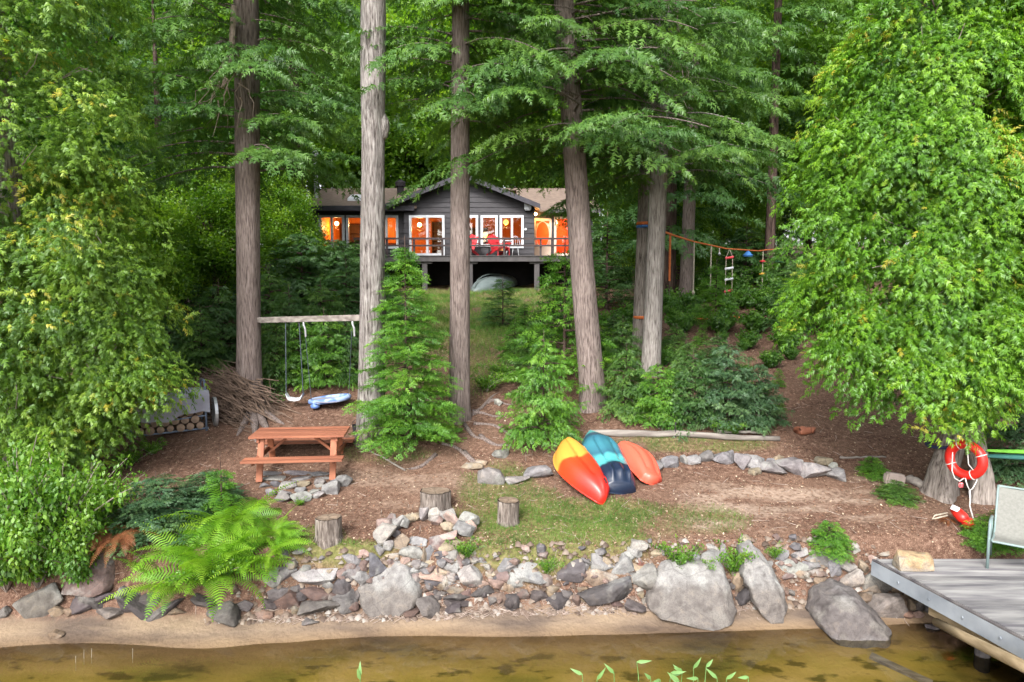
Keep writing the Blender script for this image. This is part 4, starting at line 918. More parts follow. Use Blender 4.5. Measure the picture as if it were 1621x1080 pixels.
fern(275, 925, 190, FE2, 'fern', 'low clump of the bright fern drooping over the split grey stone')
fern(365, 835, 210, FE2, 'fern', 'upper clump of the bright fern below the picnic table')
fern(430, 850, 130, FE2, 'fern', 'small clump of the bright fern beside the terrace edging stones')
fern(310, 880, 190, FE2, 'fern', 'clump of the bright fern next to the withered brown fern')
fern(190, 872, 170, FD, 'dead_fern', 'rust brown withered fern between the leafy shrubs and the bright fern', .28)
fern(1500, 826, 45, FD, 'dead_fern', 'small rust brown withered fern under the red float', .03)
cT, _l = conifer_mesh('crown', 'fir', 99, T_FIR, z0=.1, z1=.7, Lf=lambda q: .3 * (1 - q) + .05, nb=16, step=.09, size=.14)
g = G(352, 820); tree('fir_seedling', 'tip of a young fir rising out of the bright fern', g + Vector((0, 0, .15)), trunk_mesh('trunk', [(0, 0, -.2, .02), (0, 0, .4, .012), (0, 0, .8, .004)], 'bark_dark', 100, n=6), cT, sc=.95)

# --- grass and litter (nobody could count it)
rg = np.random.default_rng(17)
def grass_obj(name, label, n, x0, x1, y0, y1, hmin, hmax, thr, dry=0):
    x = rg.uniform(x0, x1, n); y = rg.uniform(y0, y1, n); m = grassmask(x, y) * (.4 + .6 * ss(.42, .58, fbm(x * 4, y * 4, 77))); keep = rg.random(n) < m * thr; x, y = x[keep], y[keep]; z = H(x, y); k = len(x)
    f = rg.normal(0, .45, (k, 3)); f[:, 2] = 1; u = rg.normal(0, 1, (k, 3)); u[:, 2] = 0
    gr = fbm(x * 1.1, y * 1.1, 55)
    t = np.clip(dry + 1.5 * (1 - gr) - .42 + rg.normal(0, .15, k), 0, 1)
    tag(obj(name, scatter(name, T_BLADE, np.stack([x, y, z - .005], -1), f, u, rg.uniform(hmin, hmax, k), t, 'grass')), label, 'grass', kind='stuff')
grass_obj('grass', 'thin patchy grass on the terrace', 260000, -4, 5, 9.9, 14.5, .03, .085, 1.0)
grass_obj('hill_grass', 'sunny patchy grass on the slope below the deck', 150000, -6, 3, 15, 31, .07, .2, 1.0, .22)
n = 42000; x = rg.uniform(-8.5, 9.5, n); y = 9.95 + 14 * rg.random(n) ** 1.6; f = rg.normal(0, 1, (n, 3)); f[:, 2] *= .15; u = rg.normal(0, .3, (n, 3)); u[:, 2] = 1
tag(obj('leaf_litter', scatter('leaf_litter', T_CHIP, np.stack([x, y, H(x, y) + .006], -1), f, u, rg.uniform(.012, .045, n), rg.random(n), 'litter')), 'fallen leaves and needles scattered over the bank', 'litter', kind='stuff')
tw = MB()
for i in range(420):
    x = rg.uniform(-7.5, 8); y = 9.4 + 5.5 * rg.random() ** 1.3; a = rg.uniform(0, 6.28); L = rg.uniform(.05, .28)
    q = [(x + math.cos(a) * L * s + rg.normal(0, .01), y + math.sin(a) * L * s, 0) for s in (-.5, 0, .5)]
    tw.tube([(p[0], p[1], Hs(p[0], p[1]) + .008) for p in q], [.005, .004, .002], 4, False)
tag(tw.build('fallen_twigs', 'deadtwig'), 'thin fallen twigs lying on the bank', 'twigs', kind='stuff')


# ================================================================ stones
def hull_mesh(name, pts, bevel=.05, sub_=0, disp=.0, seed=0, ang=38):
    bm = bmesh.new()
    for p in pts: bm.verts.new(p)
    r = bmesh.ops.convex_hull(bm, input=bm.verts[:])
    bmesh.ops.delete(bm, geom=list({g for g in r['geom_interior'] + r['geom_unused'] if isinstance(g, bmesh.types.BMVert)}), context='VERTS')
    bmesh.ops.dissolve_limit(bm, angle_limit=R(9), verts=bm.verts[:], edges=bm.edges[:])
    if bevel: bmesh.ops.bevel(bm, geom=bm.edges[:], offset=bevel, segments=2, affect='EDGES', clamp_overlap=True, profile=.6)
    if sub_:
        bmesh.ops.triangulate(bm, faces=bm.faces[:])
        for _ in range(sub_): bmesh.ops.subdivide_edges(bm, edges=[e for e in bm.edges if e.calc_length() > .07], cuts=1, use_grid_fill=True); bmesh.ops.triangulate(bm, faces=bm.faces[:])
        bm.normal_update()
        for v in bm.verts:
            q = v.co; d = (float(fbm(q.x * 3 + q.z * 2, q.y * 3 - q.z * 2.5, seed)) - .5) * disp + (float(vn(q.x * 11 + q.z * 7, q.y * 9 + q.z * 10, seed + 3)) - .5) * disp * .3
            v.co = q + v.normal * d
    me = bpy.data.meshes.new(name); bm.to_mesh(me); bm.free()
    me.polygons.foreach_set('use_smooth', [True] * len(me.polygons)); me.set_sharp_from_angle(angle=R(ang))
    me.materials.append(STONE); return me
rr = random.Random(4); RV = []
for i in range(18):
    e = rr.uniform(2.2, 6); P = []
    for k in range(rr.choice((11, 14, 18, 24))):
        d = Vector((rr.gauss(0, 1), rr.gauss(0, 1), rr.gauss(0, 1))).normalized(); s = (abs(d.x) ** e + abs(d.y) ** e + abs(d.z) ** e) ** (-1 / e); P.append(d * s * .5 * rr.uniform(.86, 1.05))
    RV.append(hull_mesh('stone', P, rr.uniform(.07, .13), 1, .08, i, 50))
SC = {'g': (.24, .23, .235), 'l': (.31, .30, .29), 'd': (.145, .135, .145), 'p': (.38, .27, .23), 't': (.36, .29, .21), 'b': (.22, .155, .14), 'w': (.42, .41, .385), 'r': (.30, .13, .10), 'k': (.07, .065, .07), 'o': (.46, .33, .19)}
for _k in SC: SC[_k] = tuple(v * .68 for v in SC[_k])
def stones(lst, u0, v0, sc, parent, tall=1.0, sink=.30, name='stone', seed=1):
    rs = random.Random(seed); out = []
    for e in lst.split(';'):
        q = e.split(); x, y, w_, h_ = map(float, q[:4]); c = q[4]; rot = float(q[5]) if len(q) > 5 else rs.uniform(-6, 6)
        u, v, wp, hp = u0 + x / sc, v0 + y / sc, w_ / sc, h_ / sc
        p = G(u, v + .40 * hp); k = mpp(p); wm, hm = wp * k * 1.42, hp * k * 1.45 * tall; dm = (wm + hm) * .5 * rs.uniform(.75, 1.05)
        o = bpy.data.objects.new(name, rs.choice(RV)); COL.objects.link(o)
        o.parent = parent; o.location = p + Vector((0, dm * .28, hm * sink)) - Vector(parent.location)
        o.scale = (wm, dm, hm); o.rotation_euler = (rs.uniform(-.12, .12) + rs.choice((0, math.pi)), R(-rot), rs.uniform(-.15, .15) + rs.choice((0, math.pi)))
        b = SC[c]; f = rs.uniform(.82, 1.2); o.color = (b[0] * f * rs.uniform(.95, 1.06), b[1] * f, b[2] * f * rs.uniform(.94, 1.05), 1); out.append(o)
    return out
wall = thing('shore_wall', 'dry stacked retaining wall of mixed stones along the shore', 'stone wall', G(820, 960))
stones('125 525 110 110 l;210 505 110 85 g;305 475 80 50 l;375 520 240 110 l 8;530 510 75 80 b;605 420 125 70 g 35;680 375 60 45 p;695 412 60 35 g;670 452 70 50 b;600 500 120 75 d 50;770 360 65 60 d;755 450 110 125 d;645 525 120 80 l 35;165 620 170 80 g 28;205 690 130 110 b 10;255 735 55 55 t;375 640 210 90 b;390 720 225 90 g 8;545 600 125 95 d;560 685 110 100 g;350 795 90 30 g;60 760 80 40 p;875 440 50 40 p;940 455 60 50 t;1000 455 70 60 g;985 485 80 50 l;1085 450 120 45 t;1145 430 50 40 t;1205 425 90 50 b;1280 435 60 80 b;1210 470 110 60 l;1105 510 155 60 p;1140 490 90 40 t;1215 525 60 60 b;1305 490 100 60 r 40;1335 530 150 110 l 35;1420 460 140 70 t -20;1390 430 70 40 g;1455 500 70 50 t;1520 530 85 75 b;1545 455 100 80 g;1600 550 80 90 l;1410 565 65 50 p;1470 550 50 45 g;1000 540 60 80 b -30;1140 550 230 40 d;1085 595 90 45 b;1160 590 75 35 t;1235 610 95 65 t;1305 615 50 40 b;1085 630 55 35 p;1150 630 80 40 g;1240 645 150 40 d;1395 625 150 85 d;1230 680 165 35 d;1540 600 90 60 t;1500 655 90 60 p;1580 690 80 80 d;1065 720 115 105 g;965 745 95 50 b 35;1225 725 90 60 d -15;890 333 115 90 t 25;995 320 110 60 l;1105 315 110 60 b;1190 338 140 60 t 10;840 395 100 50 t;970 385 145 75 l -5;1045 395 35 90 t;1085 380 50 80 g;1150 385 70 50 d;1215 390 65 50 l;830 330 60 60 g;300 590 60 50 d;455 575 70 60 g;470 690 80 60 d;100 690 90 50 d', 400, 780, 3.857, wall, seed=2)
stones('30 380 60 70 l;135 440 220 120 l;150 395 130 60 g;5 450 40 60 b;40 620 75 80 d;0 510 60 50 t;410 395 160 110 d;485 365 50 60 g;585 358 145 100 l 2;580 445 185 90 t 2;415 500 165 110 l -22;640 535 300 100 d -4;725 410 115 140 g;755 315 110 75 l -15;815 275 100 85 l;825 350 45 55 r;810 395 60 50 t;865 395 50 40 g;870 485 185 155 l -20;940 425 80 60 g;790 640 105 60 g;320 580 130 110 d -30;435 590 50 60 b;490 575 60 50 t;830 560 40 40 t;860 590 45 40 w;985 285 60 50 l;1145 320 80 60 l;1255 345 100 90 l;1330 330 60 120 l;1435 480 80 120 t -12;1465 585 95 110 d;1270 262 70 40 w;250 470 90 60 b;290 530 70 60 t;560 600 60 40 g;690 610 70 40 b;920 300 60 40 t;1060 360 80 60 g;200 560 90 60 d;110 560 80 60 b;1000 370 80 60 t', 800, 800, 3.857, wall, seed=3)
stones('150 310 85 65 g;255 298 95 50 l;390 335 165 85 l;495 300 70 50 g;220 380 210 80 l;275 425 85 45 t;375 412 140 50 b;315 370 100 40 g;470 390 60 90 g;330 460 90 30 d;200 440 80 40 b', 1200, 800, 3.85, wall, seed=4)
rs = random.Random(33)
for i in range(170):                                                    # small packing stones between the listed ones
    x = rs.uniform(-3.5, 5.1); y = 9.64 + .055 * x + .36 * rs.random(); z = Hs(x, y); s = rs.uniform(.07, .17); o = bpy.data.objects.new('stone', rs.choice(RV)); COL.objects.link(o); o.parent = wall
    o.location = Vector((x, y, z + .02)) - Vector(wall.location); o.scale = (s * rs.uniform(1, 1.7), s * 1.1, s * rs.uniform(.7, 1)); o.rotation_euler = (rs.uniform(-.3, .3), rs.uniform(-.4, .4), rs.uniform(0, 6.28)); b = SC[rs.choice('ggldptbb')]; f = rs.uniform(.75, 1.1); o.color = (b[0] * f, b[1] * f, b[2] * f, 1)
ring = thing('fire_ring', 'round fire ring of pale fieldstones on top of the shore wall', 'fire ring', G(690, 850))
stones('805 290 125 90 l;800 220 90 60 p;850 195 60 60 b;890 215 60 60 g;915 205 60 60 w;965 172 80 30 t;1000 160 60 40 t;1050 160 50 70 g;1105 165 60 70 w;1155 160 55 50 w;1200 160 70 60 w;1235 200 120 70 p 25;1185 225 60 40 t;1300 200 120 70 w -15;1290 245 110 60 l;1195 285 90 50 p;870 265 50 40 d;1330 225 60 60 p;1120 195 60 50 p;840 245 60 50 l', 400, 780, 3.857, ring, 1.15, .42, seed=5)
pile = thing('stone_pile', 'heap of rounded pale cobbles beside the dock', 'stone pile', G(1400, 950))
stones('545 390 110 85 l;645 385 50 60 t;705 365 60 80 p;585 470 145 125 w;740 495 165 110 w -8;765 440 65 50 t;830 460 70 40 o;880 520 110 85 t;930 565 60 60 t;545 555 120 70 g;685 535 100 55 t -15;655 580 105 85 t;770 580 120 50 g;875 605 105 90 t;790 645 190 105 l -12;965 625 75 75 t;915 670 80 45 p;980 670 60 40 p;710 615 55 45 w;425 560 150 80 t;395 480 110 100 t;1000 640 50 80 d;970 525 90 60 d;1080 645 80 70 g;1070 760 70 30 d;575 285 80 45 w;770 300 60 30 t;620 420 60 40 d;500 500 60 50 g;480 450 60 50 b;600 590 60 40 t;920 480 60 50 g;1020 560 80 60 d', 1200, 800, 3.85, pile, seed=6)
row = thing('upper_stone_row', 'low row of grey fieldstones edging the upper terrace', 'stone row', G(1200, 745))
stones('12 388 40 40 g;55 390 70 40 l;122 375 55 55 g;210 377 105 62 g;288 400 60 65 g;355 408 90 55 l;350 445 50 25 t;422 400 40 30 g;440 432 100 60 g;530 430 105 65 g;465 385 50 30 t;645 445 125 75 l;680 395 70 35 t;722 420 35 35 w;738 462 70 60 g;-60 400 70 45 g;-115 415 75 45 g', 1080, 600, 2.996, row, seed=7)
tw_ = thing('terrace_edging', 'short edging of broken flat stones below the picnic table', 'stone edging', G(490, 785))
stones('565 850 190 80 l 3;775 830 160 70 t;960 800 120 60 g;975 850 110 40 l;1100 895 160 170 l 30;1250 800 170 120 g;900 920 150 50 l 25;950 970 140 70 l -15;725 910 110 60 g;730 1000 200 100 l 8;530 950 140 90 g;510 1010 170 90 g;300 840 100 60 g;420 830 110 60 d;370 930 110 80 g', 380, 660, 7.715, tw_, seed=8)
flat = thing('flagstones', 'grey flagstones lying under the front of the picnic table', 'flagstones', G(465, 752))
stones('400 680 290 70 g 0;400 745 270 60 l 0;700 675 280 60 g 0;760 740 200 60 g 0;960 690 240 70 g 0;1010 745 160 40 g 0', 380, 660, 7.715, flat, .8, .02, 'flagstone', 9)
# rocks on their own
def rock(x, y, w_, h_, c, u0, v0, sc, label, rot=None, tall=1.0, sink=.3, seed=0, name='rock'):
    e = bpy.data.objects.new('tmp', None); o = stones(f'{x} {y} {w_} {h_} {c}' + (f' {rot}' if rot is not None else ''), u0, v0, sc, e, tall, sink, name, seed)[0]
    l = o.location.copy(); o.parent = None; o.location = l; bpy.data.objects.remove(e); return tag(o, label, 'rock')
Q3 = (540, 560, 3.0)
rock(705, 600, 115, 70, 'g', *Q3, 'rounded grey rock lying on the grass between the stumps and the kayaks', 0, seed=1)
rock(760, 478, 75, 40, 'l', *Q3, 'small pale rock at the foot of the root steps', 0, seed=2)
rock(665, 520, 50, 22, 't', *Q3, 'small flat tan stone beside the root on the path', 0, seed=3)
rock(620, 540, 85, 26, 't', *Q3, 'long flat tan stone half buried in the path', 5, seed=4)
rock(835, 605, 95, 36, 'g', *Q3, 'flat grey stone on the grass next to the long flat one', 8, seed=5)
rock(940, 575, 135, 50, 'g', *Q3, 'long flat grey stone touching the red and yellow kayak', 14, seed=6)
rock(745, 235, 36, 30, 'w', *Q3, 'small white rock on the path beside the slender hemlock trunk', seed=7)
QD = (0, 800, 3.0)
for i, (a, lb) in enumerate((('160 490 170 140 l', 'large pale rounded rock at the foot of the leafy shrubs'), ('265 510 60 50 t', 'small tan rock wedged beside the large pale rounded rock'), ('330 512 60 40 t', 'small tan rock on the sand in front of the grey slabs'), ('370 470 190 80 g', 'low grey slab below the brown boulder'), ('440 487 190 80 d 8', 'dark sloping slab in front of the brown boulder'), ('525 520 130 45 g', 'flat grey rock resting on the sand beside the split stone'), ('610 470 90 65 d', 'dark rock tucked under the fern behind the split stone'), ('260 620 60 32 t', 'single small pale stone lying alone on the sand'), ('845 510 70 32 t', 'little tan stone under the weed below the fern'), ('1040 540 135 100 g -8', 'grey pointed rock alone on the sand below the fern'), ('1150 490 80 50 g', 'grey rock between the pointed rock and the wall'), ('1255 530 62 32 p', 'flat pinkish stone on the sand at the wall end'), ('5 520 50 60 g', 'grey rock at the water side of the leafy shrubs'), ('700 440 120 60 d', 'dark rock in the shade under the bright fern'), ('960 470 90 60 d', 'dark rock shaded by the weed below the fern'))):
    q = a.split(); rock(*map(float, q[:4]), q[4], *QD, lb, q[5] if len(q) > 5 else None, seed=20 + i)
for i, (a, lb) in enumerate((('700 478 270 62 d 40', 'upper half of the split dark stone slanting down to the sand'), ('738 512 250 55 d 38', 'lower half of the split dark stone slanting down to the sand'))):
    q = a.split(); rock(*map(float, q[:4]), q[4], *QD, lb, q[5], seed=50 + i, name='split_stone', sink=.1)
def boulder(outline, depth, col, label, seed, base_v, disp=.13, lean=.25, name='boulder', up=0):
    us = [a for a, _ in outline]; vs = [b_ for _, b_ in outline]; uc = sum(us) / len(us); vb = max(vs)
    g = G(uc, base_v); k = mpp(g); P = []
    for s, yy in ((.72, -.5), (.93, -.28), (1, 0), (.95, .3), (.7, .5)):
        for (a, b_) in outline: P.append(Vector(((a - uc) * k * s, yy * depth + (vb - b_) * k * lean * 1.4, (vb - b_) * k * (s if s > .9 else s * 1.0) * 1.08)))
    me = hull_mesh(name, P, .03, 2, disp, seed, 40); o = obj(name, me, None, (g.x, g.y + depth * .3, g.z - .04 + up)); o.color = (*SC[col], 1); return tag(o, label, 'boulder')
Z6 = lambda L: [(400 + a / 3.857, 780 + b_ / 3.857) for a, b_ in L]; Z7 = lambda L: [(800 + a / 3.857, 800 + b_ / 3.857) for a, b_ in L]; Z8 = lambda L: [(1200 + a / 3.85, 800 + b_ / 3.85) for a, b_ in L]
boulder(Z6([(620, 640), (625, 590), (700, 530), (860, 447), (960, 490), (1050, 620), (1040, 680), (930, 725), (680, 725)]), .75, 'l', 'big pale topped boulder with a dark base in the middle of the wall', 61, 966)
boulder(Z7([(860, 640), (930, 530), (1030, 435), (1390, 445), (1450, 660), (1435, 710), (1300, 735), (1080, 700), (860, 662)]), .9, 'l', 'broad cracked slab boulder sloping onto the sand', 62, 984, lean=.5)
boulder([(1180, 882), (1205, 878), (1228, 905), (1248, 940), (1256, 965), (1245, 982), (1215, 980), (1195, 962), (1182, 925)], .6, 'l', 'tall upright speckled boulder beside the cracked slab', 63, 978)
boulder(Z8([(385, 740), (470, 640), (600, 592), (690, 620), (830, 750), (860, 800), (740, 890), (560, 865), (400, 800)]), 1.0, 'g', 'pyramid shaped boulder standing in the water next to the dock', 64, 1014, lean=.3, up=-.12)
boulder([(90, 940), (100, 905), (150, 880), (178, 900), (182, 935), (150, 950)], .8, 'b', 'brown boulder half hidden under the leafy shrubs', 65, 938)
# crack in the slab is a thin dark wedge stone; gravel and rubble between the stones
n = 3600; x = rg.uniform(-4.3, 5.6, n); y = 9.45 + .055 * x + .55 * rg.random(n) ** 1.1
PT = (np.array([(-.5, -.3, 0), (.5, -.35, 0), (.42, .4, 0), (-.4, .35, 0), (-.15, -.1, .42), (.25, .12, .38)]), np.array([(0, 1, 4), (1, 5, 4), (1, 2, 5), (2, 3, 5), (3, 4, 5), (3, 0, 4)]))
M['gravel'] = foliage('gravel', [(0, (.07, .05, .04)), (.4, (.14, .10, .08)), (.75, (.20, .16, .13)), (1, (.28, .26, .24))], 0, .02)
f = rg.normal(0, 1, (n, 3)); f[:, 2] *= .1; u_ = rg.normal(0, .3, (n, 3)); u_[:, 2] = 1
tag(obj('rubble', scatter('rubble', PT, np.stack([x, y, H(x, y) - .005], -1), f, u_, .015 + .12 * rg.random(n) ** 3, rg.random(n), 'gravel')), 'gravel and small rubble packed between the wall stones', 'rubble', kind='stuff')
tw = MB()
for i in range(620):                                                    # straw and roots washed up at the foot of the wall
    x = rg.uniform(-3.6, 3.6); y = 9.42 + .055 * x + abs(rg.normal(0, .2)); a = rg.normal(0, .7); L = rg.uniform(.06, .26)
    q = [(x + math.cos(a) * L * s, y + math.sin(a) * L * s) for s in (-.5, 0, .5)]
    tw.tube([(p[0], p[1], Hs(p[0], p[1]) + .012 + .02 * rg.random()) for p in q], [.004, .004, .002], 3, False)
tag(tw.build('driftline_straw', 'deadtwig'), 'straw and rootlets washed up at the foot of the wall', 'straw', kind='stuff')

# ================================================================ things on the bank
M['redwood'] = mat('redwood', (.31, .12, .068), (.20, .072, .042), 3, .65, .3, 26, .004, stretch=(.25, 5, 5), var=.2)
M['redwoodv'] = mat('redwoodv', (.34, .125, .065), (.24, .085, .045), 3, .65, .3, 26, .004, stretch=(5, 5, .3), var=.15)
M['weathered'] = mat('weathered', (.26, .235, .21), (.13, .11, .10), 5, .9, .5, 40, .006, stretch=(.2, 3, 3))
M['stumpbark'] = bark('stumpbark', (.03, .024, .02), (.14, .115, .10), (.32, .28, .25), vs=26, st=.16)
M['stumptop'] = mat('stumptop', (.20, .15, .11), (.12, .085, .06), 9, .9, .5, 30, .006)
# picnic table
g0 = G(405, 757); g1 = G(529, 755); TL = at(390, 693, g0.y - .2)
tc = (g0 + g1) / 2; rotz = math.atan2(g1.y - g0.y, g1.x - g0.x) + R(4); zb = min(g0.z, g1.z) - .01
tb = thing('picnic_table', 'reddish stained wooden picnic table with attached benches', 'picnic table', (tc.x + .02, tc.y + .35, zb))
Q = Matrix.Rotation(rotz, 3, 'Z'); O = Vector(tb.location)
def pk(a, b_, w1, h1, nm, m='redwood', up=(0, 0, 1)): MB().bar(O + Q @ Vector(a), O + Q @ Vector(b_), w1, h1, Q @ Vector(up)).build(nm, m, tb, bevel=.006)
for i in range(5): pk((-.83, -.32 + i * .16, .755), (.83, -.32 + i * .16, .755), .145, .042, 'tabletop_board')
for s in (-1, 1):
    for k in (0, 1): pk((-.85, s * (.70 - k * .0) + (k - .5) * .15, .43), (.85, s * .70 + (k - .5) * .15, .43), .14, .042, 'bench_board')
for e in (-1, 1):
    x = e * .63
    for s in (-1, 1): pk((x, s * .52, 0), (x, s * .26, .735), .045, .11, 'leg', 'redwoodv', (1, 0, 0))
    pk((x + e * .05, -.72, .385), (x + e * .05, .72, .385), .045, .09, 'bench_support', 'redwood')
    pk((x + e * .05, -.34, .69), (x + e * .05, .34, .69), .045, .08, 'top_support', 'redwood')
    pk((x - e * .06, 0, .40), (e * .18, 0, .725), .045, .08, 'brace', 'redwoodv', (0, 1, 0))
# stumps
def stump(u, v, wp, hp, label, seed):
    g = G(u, v); k = mpp(g); r = wp * k / 2; h = hp * k * .9; t = thing('stump', label, 'stump', g); n = 30; rs = np.random.default_rng(seed); V = []
    zs = [-.08, 0, .06, h * .4, h * .8, h]
    for i, z in enumerate(zs):
        for j in range(n):
            a = 2 * math.pi * j / n; q = r * (1.0 + (.12 if z < .03 else 0) + .14 * (vn(j * .55, z * 2, seed) - .5) * 2 * .6 + .08 * (vn(j * 1.7, 0, seed + 2) - .5)); V.append(g + Vector((q * math.cos(a), q * math.sin(a), z + (.05 * r * math.cos(a + seed) if i == 5 else 0))))
    MB().add(V, [(i * n + j, i * n + (j + 1) % n, (i + 1) * n + (j + 1) % n, (i + 1) * n + j) for i in range(5) for j in range(n)]).build('bark', 'stumpbark', t, smooth=True)
    top = V[-n:]; c = sum(top, Vector()) / n
    MB().add([c + (p - c) * .93 + Vector((0, 0, .004)) for p in top] + [c + (p - c) * .4 + Vector((0, 0, -.012 + .02 * rs.random())) for p in top] + [c], [(j, (j + 1) % n, n + (j + 1) % n, n + j) for j in range(n)] + [(n + j, n + (j + 1) % n, 2 * n) for j in range(n)]).build('cut_face', 'stumptop', t)
stump(521, 853, 42, 40, 'round wooden stump seat beside the bright fern', 1)
stump(689, 806, 48, 34, 'dark broad wooden stump seat behind the fire ring', 2)
stump(805, 826, 36, 40, 'pale split wooden stump seat at the edge of the grass', 3)
# kayaks
def kayak_mat(name, fn):
    m, nt, N, L, b = newmat(name); tc_ = N.new('ShaderNodeTexCoord'); sp_ = N.new('ShaderNodeSeparateXYZ'); L.new(tc_.outputs['Generated'], sp_.inputs[0])
    n = tex(nt, scale=3.0, detail=3, stretch=(1, 1, 1)); ma = N.new('ShaderNodeMath'); ma.operation = 'MULTIPLY_ADD'; L.new(n.outputs[0], ma.inputs[0]); ma.inputs[1].default_value = .22
    a = N.new('ShaderNodeAttribute'); a.attribute_name = 'along'; L.new(a.outputs['Fac'], ma.inputs[2])
    L.new(ramp(nt, ma.outputs[0], fn), b.inputs['Base Color']); b.inputs['Roughness'].default_value = .33; b.inputs['Specular IOR Level'].default_value = .45
    n2 = tex(nt, scale=60, detail=2); bump(nt, b, n2.outputs[0], .05, .004); return m
M['kay1'] = kayak_mat('kay1', [(0, (.68, .31, .05)), (.60, (.68, .27, .045)), (.64, (.60, .05, .012)), (1.1, (.60, .02, .012))])
M['kay2'] = kayak_mat('kay2', [(.10, (.08, .38, .37)), (.27, (.07, .34, .34)), (.33, (.012, .04, .08)), (.43, (.03, .13, .18)), (.56, (.04, .17, .22)), (.70, (.03, .11, .16)), (.78, (.08, .36, .37)), (.86, (.06, .28, .30)), (.90, (.010, .018, .04)), (1.0, (.010, .018, .04))])
M['kay3'] = kayak_mat('kay3', [(0, (.62, .12, .075)), (1, (.64, .085, .05))])
def kayak(label, a, b_, W, Hh, wf, hf, m, grooves, lean=0, name='kayak', hullpow=.62, lift=0):
    a, b_ = Vector(a), Vector(b_); d = b_ - a; L = d.length; d.normalize(); up = (Vector((0, 0, 1)) - d * d.z).normalized(); sd_ = d.cross(up); up = Matrix.Rotation(lean, 3, d) @ up; sd_ = d.cross(up)
    t = thing(name, label, 'kayak', (a + b_) / 2 + Vector((0, 0, lift))); ns, nc = 57, 41; V = []; al = []
    o0 = a + Vector((0, 0, lift))
    for i in range(ns):
        s = i / (ns - 1); w1 = max(.012, wf(s)) * W / 2; h1 = max(.02, hf(s)) * Hh
        for j in range(nc):
            q = -1 + 2 * j / (nc - 1); th = (q + 1) / 2 * math.pi
            y = -math.cos(th); y = math.copysign(abs(y) ** .85, y); z = math.sin(th) ** hullpow
            dz = 0
            for (gc, gw, gd, s0, s1) in grooves:
                if s0 < s < s1: dz += gd * math.exp(-((q - gc) / gw) ** 2) * min(1, (s - s0) / .06, (s1 - s) / .06)
            V.append(o0 + d * (s * L) + sd_ * (y * w1) + up * (z * h1 + dz)); al.append(s)
    mb = MB().add(V, [(i * nc + j, i * nc + j + 1, (i + 1) * nc + j + 1, (i + 1) * nc + j) for i in range(ns - 1) for j in range(nc - 1)] + [tuple(range(nc)), tuple((ns - 1) * nc + j for j in range(nc - 1, -1, -1))])
    h = mb.build('hull', m, t, smooth=True); at2 = h.data.attributes.new('along', 'FLOAT', 'POINT'); at2.data.foreach_set('value', al)
    rim = [o0 + d * (i / (ns - 1) * L) + sd_ * (max(.012, wf(i / (ns - 1))) * W / 2 * sg) + up * .012 for sg in (1,) for i in range(0, ns, 2)] + [o0 + d * (i / (ns - 1) * L) - sd_ * (max(.012, wf(i / (ns - 1))) * W / 2) + up * .012 for i in range(ns - 1, -1, -2)]
    rm = MB().tube(rim + [rim[0]], .014, 6, False).build('rim', m, t, smooth=True); at2 = rm.data.attributes.new('along', 'FLOAT', 'POINT'); at2.data.foreach_set('value', [min(1, max(0, ((v.co + Vector(t.location)) - o0).dot(d) / L)) for v in rm.data.vertices])
    return t, o0, d, sd_, up, L
ptd = lambda s: max(0, 1 - abs(2 * s - 1.06) ** 1.9) ** 1.0
k1, o0, d, s_, u_, L = kayak('kayak with yellow stern and red bow lying upside down on the grass', G(884, 712) + Vector((0, 0, .05)), G(952, 799), .92, .40, ptd, lambda s: .25 + .75 * max(0, 1 - abs(2 * s - 1) ** 3) ** .6, 'kay1', [(0, .10, .035, .04, .98), (-.2, .045, -.04, .12, .82), (.2, .045, -.04, .12, .82)], lean=R(-16))
for s in (.04, .90):
    p = o0 + d * (s * L) + u_ * (.40 * (.25 + .75 * max(0, 1 - abs(2 * s - 1) ** 3) ** .6) + .045); MB().tube([p - s_ * .03 - d * .05, p + u_ * .035 - d * .03, p + u_ * .035 + d * .03, p - s_ * .03 + d * .05], .010, 6).build('carry_handle', 'dark', k1)
wt_ = lambda s: (max(0, min(1, (s + .0) / .38)) ** .7 if s < .38 else 1 - .22 * (s - .38) / .62) if s < .97 else .74
k2, o0, d, s_, u_, L = kayak('teal and navy marbled kayak lying upside down between two other kayaks', G(932, 694) + Vector((0, 0, .06)), G(980, 783), .78, .36, wt_, lambda s: .35 + .65 * min(1, s / .3) if s < .9 else 1 - .35 * (s - .9) / .1, 'kay2', [(-.22, .06, -.05, .3, .74), (.22, .06, -.05, .3, .74), (-.3, .06, .05, .76, .99), (0, .06, .05, .76, .99), (.3, .06, .05, .76, .99)], lean=R(-10))
wc = lambda s: .55 + .45 * math.sin(math.pi * min(1, max(0, .1 + .8 * s))) if .02 < s < .97 else .45
k3, o0, d, s_, u_, L = kayak('small coral pink child kayak tilted on its side next to the teal one', G(987, 716) + Vector((0, 0, .05)), G(1030, 768), .58, .34, wc, lambda s: .55 + .45 * math.sin(math.pi * s), 'kay3', [(-.18, .08, -.07, .05, .95), (.3, .08, -.05, .05, .9)], lean=R(-24), hullpow=.5)
